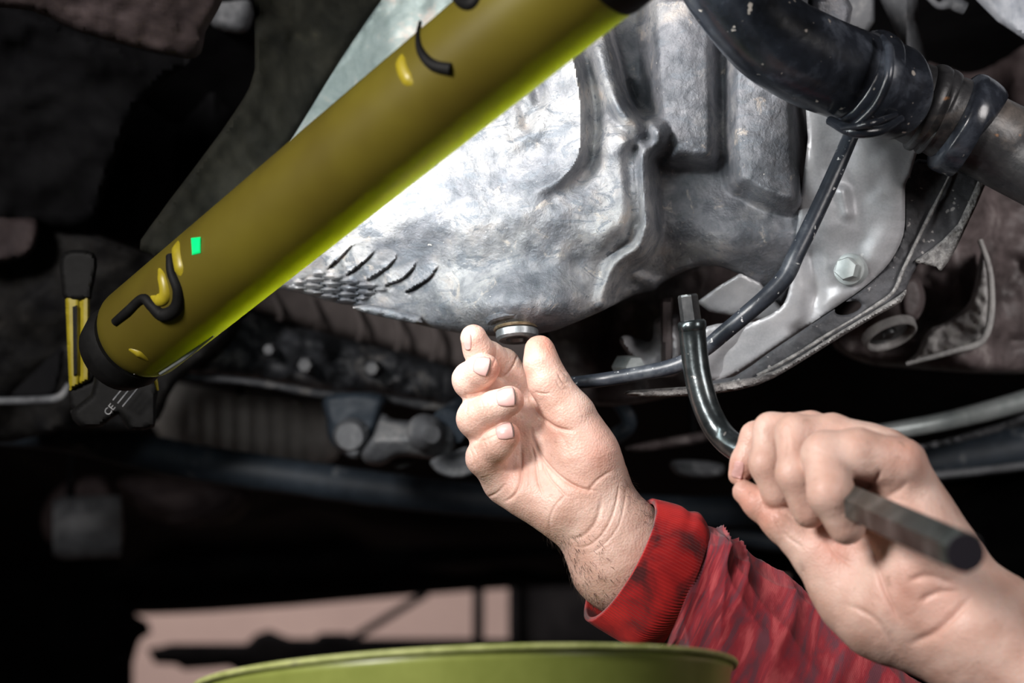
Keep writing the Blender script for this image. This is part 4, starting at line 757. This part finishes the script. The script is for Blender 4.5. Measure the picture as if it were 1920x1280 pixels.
lines2 = [([(1600, 944), (1622, 918), (1646, 892), (1650, 876)], 6, 7), ([(1500, 1050), (1510, 1090), (1516, 1130), (1540, 1170)], 3.5, 4), ([(1656, 936), (1690, 916), (1700, 900)], 7, 3), ([(1510, 850), (1530, 845), (1550, 850)], 3, 1.6),
          ([(1620, 1000), (1640, 1050), (1660, 1110), (1690, 1170)], 5, 6), ([(1700, 1090), (1740, 1080), (1790, 1095)], 8, 5), ([(1720, 1130), (1760, 1110), (1800, 1110)], 7, 5), ([(1700, 1210), (1760, 1180), (1830, 1110)], 9, 6), ([(1580, 1130), (1640, 1160), (1690, 1230)], 6, 3), ([(1545, 1010), (1570, 1040), (1600, 1060)], 4, 3),
          ([(1456, 955), (1480, 968), (1500, 985)], 3, 2), ([(1472, 800), (1478, 830), (1474, 860)], 3, 2), ([(1446, 960), (1470, 1000), (1510, 1030)], 3, 2.5)]
flush2 = [(1555, 1010, -30, 60, .65), (1600, 900, -60, 60, .45), (1380, 880, 120, 34, .45), (1400, 935, 80, 40, .55), (1440, 960, 60, 40, .5), (1700, 1110, -90, 80, .35), (1770, 1130, -130, 80, .35), (1500, 960, 0, 40, .3), (1540, 830, -60, 40, .3), (1700, 850, -80, 60, .35), (1600, 1080, 0, 50, .3)]
o2, GV, GN = build_hand('gripping_hand', (1340, 750, -330), (2150, 1560, 290), 3.4, pal2, fing2, 0.60, lines2, flush2, 'bare hand with knuckles up, wrapped round the hex key, forearm running off right', kp=48, kf=14)
nail(GV, GN, 0.60, 1384, 880, 105, 32, 22, parent=o2, dirt=False)
# ================================================================== RED SLEEVE
def ring(c, u, wv, n, ph=0):
    c, u, wv = map(lambda q: np.array(q, float), (c, u, wv)); a = np.linspace(0, 2*math.pi, n, endpoint=False)+ph
    return c[None]+np.outer(np.cos(a), u)+np.outer(np.sin(a), wv)
def loft(name, rings, mat, parent, D0, closed_loop=False, uvs=(1, 1)):
    n = len(rings[0]); m = len(rings); W = to_world(np.vstack(rings), D0); fs = []; uv = []
    for i in range(m if closed_loop else m-1):
        i2 = (i+1) % m
        for k in range(n):
            k2 = (k+1) % n; fs.append((i*n+k, i*n+k2, i2*n+k2, i2*n+k)); 
    me = bpy.data.meshes.new(name); me.from_pydata(W.tolist(), [], fs); me.update(); ul = me.uv_layers.new(name='UVMap')
    for p in me.polygons:
        i, k = divmod(p.index, n)
        for li, (a, b) in zip(p.loop_indices, ((0, 0), (1, 0), (1, 1), (0, 1))): ul.data[li].uv = ((k+a)/n*uvs[0], (i+b)/m*uvs[1])
    me.polygons.foreach_set('use_smooth', [True]*len(me.polygons)); me.materials.append(mat)
    ob = bpy.data.objects.new(name, me); C.objects.link(ob); ob.parent = parent; ob.matrix_parent_inverse = Matrix.Translation(-person.location) if parent == person else Matrix.Identity(4)
    return ob
def interp(keys, n):
    K = np.array([np.concatenate([c, u, w_]) for c, u, w_ in keys], float); t = catmull(K, n); return [(r[:3], r[3:6], r[6:]) for r in t]
NR = 1020
ck = [((1164, 1050, 22), (62, -114, 0), (-30, -12, 104)), ((1192, 1062, 26), (66, -118, 0), (-26, -12, 112)), ((1228, 1078, 30), (66, -122, 0), (-20, -12, 116)), ((1262, 1092, 34), (56, -118, 0), (-16, -12, 112)), ((1282, 1098, 38), (46, -110, 0), (-14, -10, 106))]
rs = []; ang = np.linspace(0, 2*math.pi, NR, endpoint=False); qk = interp(ck, 14)
for i, (c, u, w_) in enumerate(qk):
    t = i/(len(qk)-1); R_ = ring(c, u, w_, NR)
    nrm = (R_-c)/np.linalg.norm(R_-c, axis=1)[:, None]
    fold = 5*math.exp(-((t-.62)/.13)**2)*np.cos(ang-0.5)**2-7*np.exp(-((t-.50)/.09)**2)*np.clip(np.cos(ang-0.15), 0, 1)**3
    rib = 1.0*np.cos(ang*126)+fold+3.0*np.sin(ang*3+t*4)*t+1.5*vnoise(np.cos(ang)*200+300, np.sin(ang)*200+300+t*150, 60, 2)
    rs.append(R_+nrm*rib[:, None])
rin = []
for i, (c, u, w_) in reversed(list(enumerate(qk))):
    R_ = ring(c, u, w_, NR); nrm = (R_-c)/np.linalg.norm(R_-c, axis=1)[:, None]; rin.append(R_-nrm*(9+0.6*np.cos(ang*126))[:, None])
sk = [((1268, 1092, 36), (40, -104, 0), (-14, -10, 100)), ((1284, 1099, 38), (46, -112, 0), (-14, -10, 108)), ((1312, 1122, 40), (54, -122, 0), (-16, -12, 116)), ((1350, 1160, 46), (58, -128, 0), (-20, -14, 120)), ((1440, 1240, 60), (64, -138, 0), (-24, -16, 126)), ((1550, 1330, 80), (62, -150, 0), (-24, -16, 134)), ((1680, 1440, 100), (60, -158, 0), (-26, -16, 140)), ((1840, 1570, 130), (62, -166, 0), (-26, -16, 148))]
sleeve_r = []; q2 = interp(sk, 16)
for i, (c, u, w_) in enumerate(q2):
    t = i/(len(q2)-1); n2 = 260; a2 = np.linspace(0, 2*math.pi, n2, endpoint=False); R_ = ring(c, u, w_, n2)
    nrm = (R_-c)/np.linalg.norm(R_-c, axis=1)[:, None]
    fade = min(1, max(0, (t-0.1)*7))
    # long drapes running along the arm and slanting folds
    s = 0
    for k, (f0, ph, sl, am) in enumerate(((3, 0.4, 5.5, 4.5), (5, 2.2, 9, 4.0), (8, 0.9, -6, 2.2), (2, 4.0, 14, 3.5))):
        s = s+am*(1-np.abs(np.sin(0.5*(a2*f0+ph+sl*t)))**0.6*1.6)
    s = s+9*(1-np.abs(np.sin(math.pi*(t*7.5+0.30*np.sin(a2+0.6)+0.12*np.sin(3*a2))))**0.55)*np.clip(0.45+0.55*np.sin(a2*2+t*6), 0, 1)
    s = s+4*vnoise(a2*60+100, np.full(n2, t*500+50), 55, 9, 3)
    sleeve_r.append(R_+nrm*(s*fade*1.9)[:, None])
sl = loft('sleeve', sleeve_r+[r*1.0-0 for r in []], M['sleeve'], person, 0.70, uvs=(1, 1)); tag(sl, 'faded grubby red sleeve fabric')
cu = loft('cuff', rs+rin, M['cuff'], sl, 0.70, closed_loop=True, uvs=(1, 1)); tag(cu, 'ribbed brighter red knitted cuff, grimy in the middle')
# ================================================================== HEX KEY
hk = thing('hex_key', 'long bent gunmetal hex key held in the gripping hand, bit pointing up', 'hex key', P(1500, 900, 0.63))
def wpts(l): q = catmull(l, 10); return [P(*r[:3]) for r in q]
tube_w('key_shaft', wpts([(1297, 606, .68), (1300, 640, .68), (1308, 705, .678), (1326, 768, .674), (1356, 818, .668), (1400, 850, .655), (1470, 880, .64), (1560, 922, .605), (1610, 945, .585)]), 0.0064, M['key'], hk, 32)
b0, b1 = P(1289, 552, .68), P(1297, 612, .68)
tube_w('key_bit', [b0, b0+(b1-b0)*0.06, b0+(b1-b0)*0.9, b1], [0.0044, 0.0049, 0.0050, 0.0054], M['steel'], hk, 6, flat=True, sides_rot=.3)
tube_w('key_collar', [P(1296.5, 600, .68), P(1297, 604, .68), P(1298, 616, .68), P(1298.5, 620, .68)], [0.0058, 0.0068, 0.0068, 0.0064], M['key'], hk, 32)
h0, h1 = P(1540, 915, .618), P(1810, 1036, .452); hd = (h1-h0)
tube_w('key_handle', [h0, h0+hd*0.02, h0+hd*.97, h1], [0.0062, 0.0074, 0.0074, 0.0066], M['key_hex'], hk, 6, flat=True, sides_rot=.15)
tube_w('key_end', [h1-hd*0.002, h1+hd*0.004], [0.0062, 0.0060], M['key_end'], hk, 24)
# ================================================================== WORK LAMP
L0, L1 = P(242, 643, .704), P(1031, -1, .557); LD = (L1-L0).normalized(); LL = (L1-L0).length*1.09; Rl = 0.0238
mid = (L0+L1)/2; tc = (mid-CAM).normalized()
side = LD.cross(tc).normalized()
if side.dot(RT-UP) < 0: side = -side       # lower-right limb direction
back = (tc-LD*tc.dot(LD)).normalized()
Lf = (side*math.cos(math.radians(58))+back*math.sin(math.radians(58))).normalized(); Lp = LD.cross(Lf)
lamp = thing('work_lamp', 'yellow tubular work lamp with black hooks, lying diagonally across the upper left', 'lamp', L0)
def arc_shell(name, a0, a1, R0, R1, s0, s1, mat, n=40, m=60, cap=None):
    V = []; Fc = []
    for R_ in (R0, R1):
        for i in range(m+1):
            s = s0+(s1-s0)*i/m; rr = R_
            if cap and i/m*(s1-s0) < cap: q = 1-(i/m*(s1-s0))/cap; rr = R_*math.sqrt(max(0.05, 1-q*q*0.96))
            for k in range(n+1):
                a = a0+(a1-a0)*k/n; V.append(L0+LD*s+Lf*(rr*math.cos(a))+Lp*(rr*math.sin(a)))
    N1 = (m+1)*(n+1)
    for i in range(m):
        for k in range(n): a = i*(n+1)+k; b = a+n+1; Fc += [(a, a+1, b+1, b), (a+N1, b+N1, b+1+N1, a+1+N1)]
    for i in range(m):
        for k in (0, n): a = i*(n+1)+k; b = a+n+1; Fc.append((a, b, b+N1, a+N1))
    for k in range(n):
        for i in (0, m): a = i*(n+1)+k; Fc.append((a, a+1, a+1+N1, a+N1))
    return obj(name, V, Fc, mat, lamp)
OP = math.radians(60)
arc_shell('housing', OP, 2*math.pi-OP, Rl, Rl-0.0016, -0.004, LL, M['shell'], cap=0.016, m=160)
arc_shell('lens', -OP, OP, Rl-0.0004, Rl-0.0014, 0.028, LL, M['lens'], n=20)
arc_shell('end_cap', -OP, OP, Rl, Rl-0.0016, -0.004, 0.028, M['led_white'] if False else M['pipe'], n=20, m=12, cap=0.016)
bc = -0.30*Rl; hw = math.sqrt((Rl-.0018)**2-bc**2)
V = []
for s in (0.006, LL):
    for a, b in ((bc, -hw), (bc, hw), (bc-0.0015, hw), (bc-0.0015, -hw)): V.append(L0+LD*s+Lf*a+Lp*b)
obj('led_board', V, [(0, 1, 2, 3), (7, 6, 5, 4), (0, 4, 5, 1), (1, 5, 6, 2), (2, 6, 7, 3), (3, 7, 4, 0)], M['alu_clean'], lamp, smooth=False)
for k in range(14):
    s = 0.05+k*0.026
    q = [L0+LD*(s+ds)+Lf*(bc+dh)+Lp*dw for ds in (0, .005) for dw in (-.0025, .0025) for dh in (0.0002, 0.0014)]
    obj('led', q, [(0, 1, 3, 2), (4, 6, 7, 5), (0, 4, 5, 1), (2, 3, 7, 6), (1, 5, 7, 3), (0, 2, 6, 4)], M['led_white'], lamp, smooth=False)
la = area('lamp_light', L0+LD*(0.04+LL/2-0.02)+Lf*(bc+0.004), L0+LD*(0.04+LL/2-0.02)+Lf*0.5, LL-0.05, 0.012, LAMP_W, (0.93, 0.97, 1.0), up=LD)
la.parent = lamp; la.matrix_parent_inverse = Matrix.Translation(-lamp.location)
def on_lamp(px, py, off=0.0):
    """point on the lamp's camera side seen at this pixel"""
    r = (P(px, py, 1)-CAM).normalized(); oc = CAM-L0; a = r-LD*r.dot(LD); b = oc-LD*oc.dot(LD); R_ = Rl+off
    A = a.dot(a); B = 2*a.dot(b); Cc = b.dot(b)-R_*R_; D_ = max(0, B*B-4*A*Cc); return CAM+r*((-B-math.sqrt(D_))/(2*A))
def on_tube(name, pl, r, mat, off=0.0, par=None, seg=12, n=6):
    q = catmull(pl, n); rad = [r]*len(q) if not hasattr(r, '__len__') else np.interp(np.linspace(0, 1, len(q)), np.linspace(0, 1, len(r)), r)
    o = tube_w(name, [on_lamp(a, b, off) for a, b in q], list(rad), mat, None, seg); o.parent = par or lamp; o.matrix_parent_inverse = Matrix.Translation(-lamp.location) if not par else Matrix.Identity(4); return o
on_tube('hook', [(216, 604), (240, 584), (268, 560), (286, 574), (306, 590), (330, 578), (334, 545), (322, 510), (320, 480)], [.0022, .0026, .0024, .0028, .0034, .0032, .0026, .0024, .0022], M['black_plastic'], 0.0)
on_tube('hook', [(788, 40), (784, 70), (790, 98), (812, 122), (846, 130)], [.0007, .0012, .0018, .0024, .0026], M['black_plastic'], 0.0)
on_tube('hook', [(846, -20), (868, 4), (886, 6), (900, -12)], [.002, .0028, .0028, .002], M['black_plastic'], 0.0)
on_tube('hook_mount', [(282, 552), (300, 562), (313, 552), (308, 520), (300, 500)], [.001, .0034, .0036, .0032, .001], M['yellow'], -0.0016)
on_tube('grip_ridge', [(349, 442), (340, 470), (345, 505), (352, 530)], [.001, .0044, .0044, .001], M['yellow'], -0.003)
on_tube('grip_ridge', [(772, 90), (760, 120), (772, 150), (800, 166)], [.001, .004, .004, .001], M['yellow'], -0.0028)
on_tube('end_highlight', [(244, 652), (262, 660), (278, 672)], [.0015, .0026, .0015], M['yellow'], -0.0014)  # raised yellow strip stands in for the highlight on the lamp end
on_tube('seam_strip', [(300, 700), (345, 670), (400, 630)], [.0009, .0014, .0004], M['pipe'], 0.0005)
g = [on_lamp(x, y, .0004) for x, y in ((358, 446), (376, 444), (376, 474), (360, 478))]; g2 = [on_lamp(x, y, .0014) for x, y in ((361, 449), (374, 447), (373, 471), (362, 474))]
go = obj('status_light', g+g2, [(0, 1, 2, 3), (7, 6, 5, 4), (0, 4, 5, 1), (1, 5, 6, 2), (2, 6, 7, 3), (3, 7, 4, 0)], M['led'], lamp, smooth=False)
tube_w('top_cap', [L0+LD*(LL-.002), L0+LD*LL, L0+LD*(LL+.026), L0+LD*(LL+.03)], [0.0240, 0.0246, 0.0246, 0.020], M['black_plastic'], lamp, 40)
# black base, swivel and clip at the lamp's lower end
tube_w('base_cap', [L0-LD*0.016, L0-LD*0.013, L0-LD*0.004, L0+LD*0.002], [0.014, 0.0200, 0.0225, 0.021], M['black_plastic'], lamp, 36)
relief('swivel_block', [(196, 640), (216, 690), (262, 712), (296, 716), (292, 760), (290, 800), (240, 806), (222, 776), (190, 800), (150, 800), (132, 770), (170, 740), (180, 690)], const(0.765), M['black_plastic'], lamp, 5, 0.02, spline=2, rnd=9, rdep=0.006)
relief('clip_top', [(112, 500), (118, 474), (146, 468), (176, 474), (182, 500), (172, 550), (168, 562), (122, 562), (116, 540)], const(0.78), M['black_plastic'], lamp, 4, 0.014, spline=2, rnd=8, rdep=0.005)
relief('clip_face', [(122, 550), (168, 549), (168, 712), (150, 722), (130, 732), (126, 650)], lambda x, y: 0.782+0.002*np.exp(-((x-150)/3.0)**2), M['yellow'], lamp, 3, 0.012, spline=1, rnd=5, rdep=0.003)
relief('clip_bottom', [(128, 730), (150, 722), (170, 712), (182, 690), (190, 640), (204, 700), (204, 780), (150, 780), (130, 760)], const(0.786), M['black_plastic'], lamp, 4, 0.014, spline=1, rnd=6, rdep=0.004)
on = relief('clip_groove', [(136, 575), (144, 572), (144, 700), (138, 704)], const(0.7805), M['black_plastic'], lamp, 3, 0.003, spline=1)
tube_px('release_tab', [(288, 700, .742, 3), (292, 715, .742, 4), (296, 732, .742, 2)], M['yellow'], lamp, 10)
# moulded lettering on the base (three faint lines)
def text3d(name, body_, px, py, d, size, rot, mat, parent):
    cu_ = bpy.data.curves.new(name, 'FONT'); cu_.body = body_; cu_.size = size; cu_.extrude = 0.0003; cu_.align_x = 'CENTER'; cu_.align_y = 'CENTER'
    ob = bpy.data.objects.new(name, cu_); dg = bpy.context.evaluated_depsgraph_get; C.objects.link(ob); bpy.context.view_layer.update()
    me = bpy.data.meshes.new_from_object(ob.evaluated_get(dg())); C.objects.unlink(ob); bpy.data.objects.remove(ob)
    R = Matrix((RT, UP, -FW)).transposed() @ Matrix.Rotation(math.radians(rot), 3, 'Z'); p = P(px, py, d)
    for v in me.vertices: v.co = R @ v.co+p
    me.materials.clear(); me.materials.append(mat); o = bpy.data.objects.new(name, me); C.objects.link(o); o.parent = parent; o.matrix_parent_inverse = Matrix.Translation(-parent.location); return o
text3d('base_marking', 'CE', 206, 768, 0.752, 0.0052, 50, M['greyd'], lamp)
for k in range(3): tube_px('marking_line', [(212+k*9, 750+k*6, .7535, 1.6), (240+k*9, 716+k*6, .7535, 1.6)], M['greyd'], lamp, 6, n=3)
# ================================================================== DRAIN PAN
fc = P(876, 1274, .60); fa = (UP*math.cos(0.105)+FW*math.sin(-0.105)*1.0); fa = (FW*0.34+UP-RT*0.05).normalized(); fr = 505*.60/F
fn = thing('drain_funnel', 'lime green round drain pan just below the hands, only its rim in view', 'drain pan', fc-Vector((0, 0, .16)))
def open_lathe(name, prof, origin, axis, mat, parent, seg=120):
    ax = Vector(axis).normalized(); x = (RT-ax*RT.dot(ax)).normalized(); y = ax.cross(x); V = []; Fc = []; m = len(prof)
    for r, h in prof:
        for k in range(seg): a = 2*math.pi*k/seg; V.append(Vector(origin)+ax*h+x*(r*math.cos(a))+y*(r*math.sin(a)))
    for i in range(m):
        i2 = (i+1) % m
        for k in range(seg): k2 = (k+1) % seg; Fc.append((i*seg+k, i*seg+k2, i2*seg+k2, i2*seg+k))
    return obj(name, V, Fc, mat, parent)
open_lathe('bowl', [(fr-.002, -.001), (fr-.0035, -.004), (fr-.008, -.030), (fr-.022, -.07), (fr-.05, -.10), (.03, -.13), (.012, -.15), (.012, -.16), (.016, -.16), (.016, -.148), (.034, -.127), (fr-.047, -.095), (fr-.019, -.07), (fr-.009, -.03), (fr-.0045, -.001)], fc, fa, M['lime'], fn)
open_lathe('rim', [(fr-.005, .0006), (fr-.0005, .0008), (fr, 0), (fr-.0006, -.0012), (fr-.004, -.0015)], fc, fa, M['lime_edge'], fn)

# straps that hang the loose background parts from the car floor
def hanger(o, a):
    q = tube_w('hanger', [a, Vector((a.x, a.y, 1.96))], 0.003, M['dark'], None, 8); q.parent = o; q.matrix_parent_inverse = Matrix.Translation(-o.location)
for nm, a in (('fabric_duct', P(450, 745, 1.475)), ('exhaust_cup', P(125, 965, 1.58)), ('lower_bracket_strip', P(1300, 826, 1.062))): hanger(bpy.data.objects[nm], a)
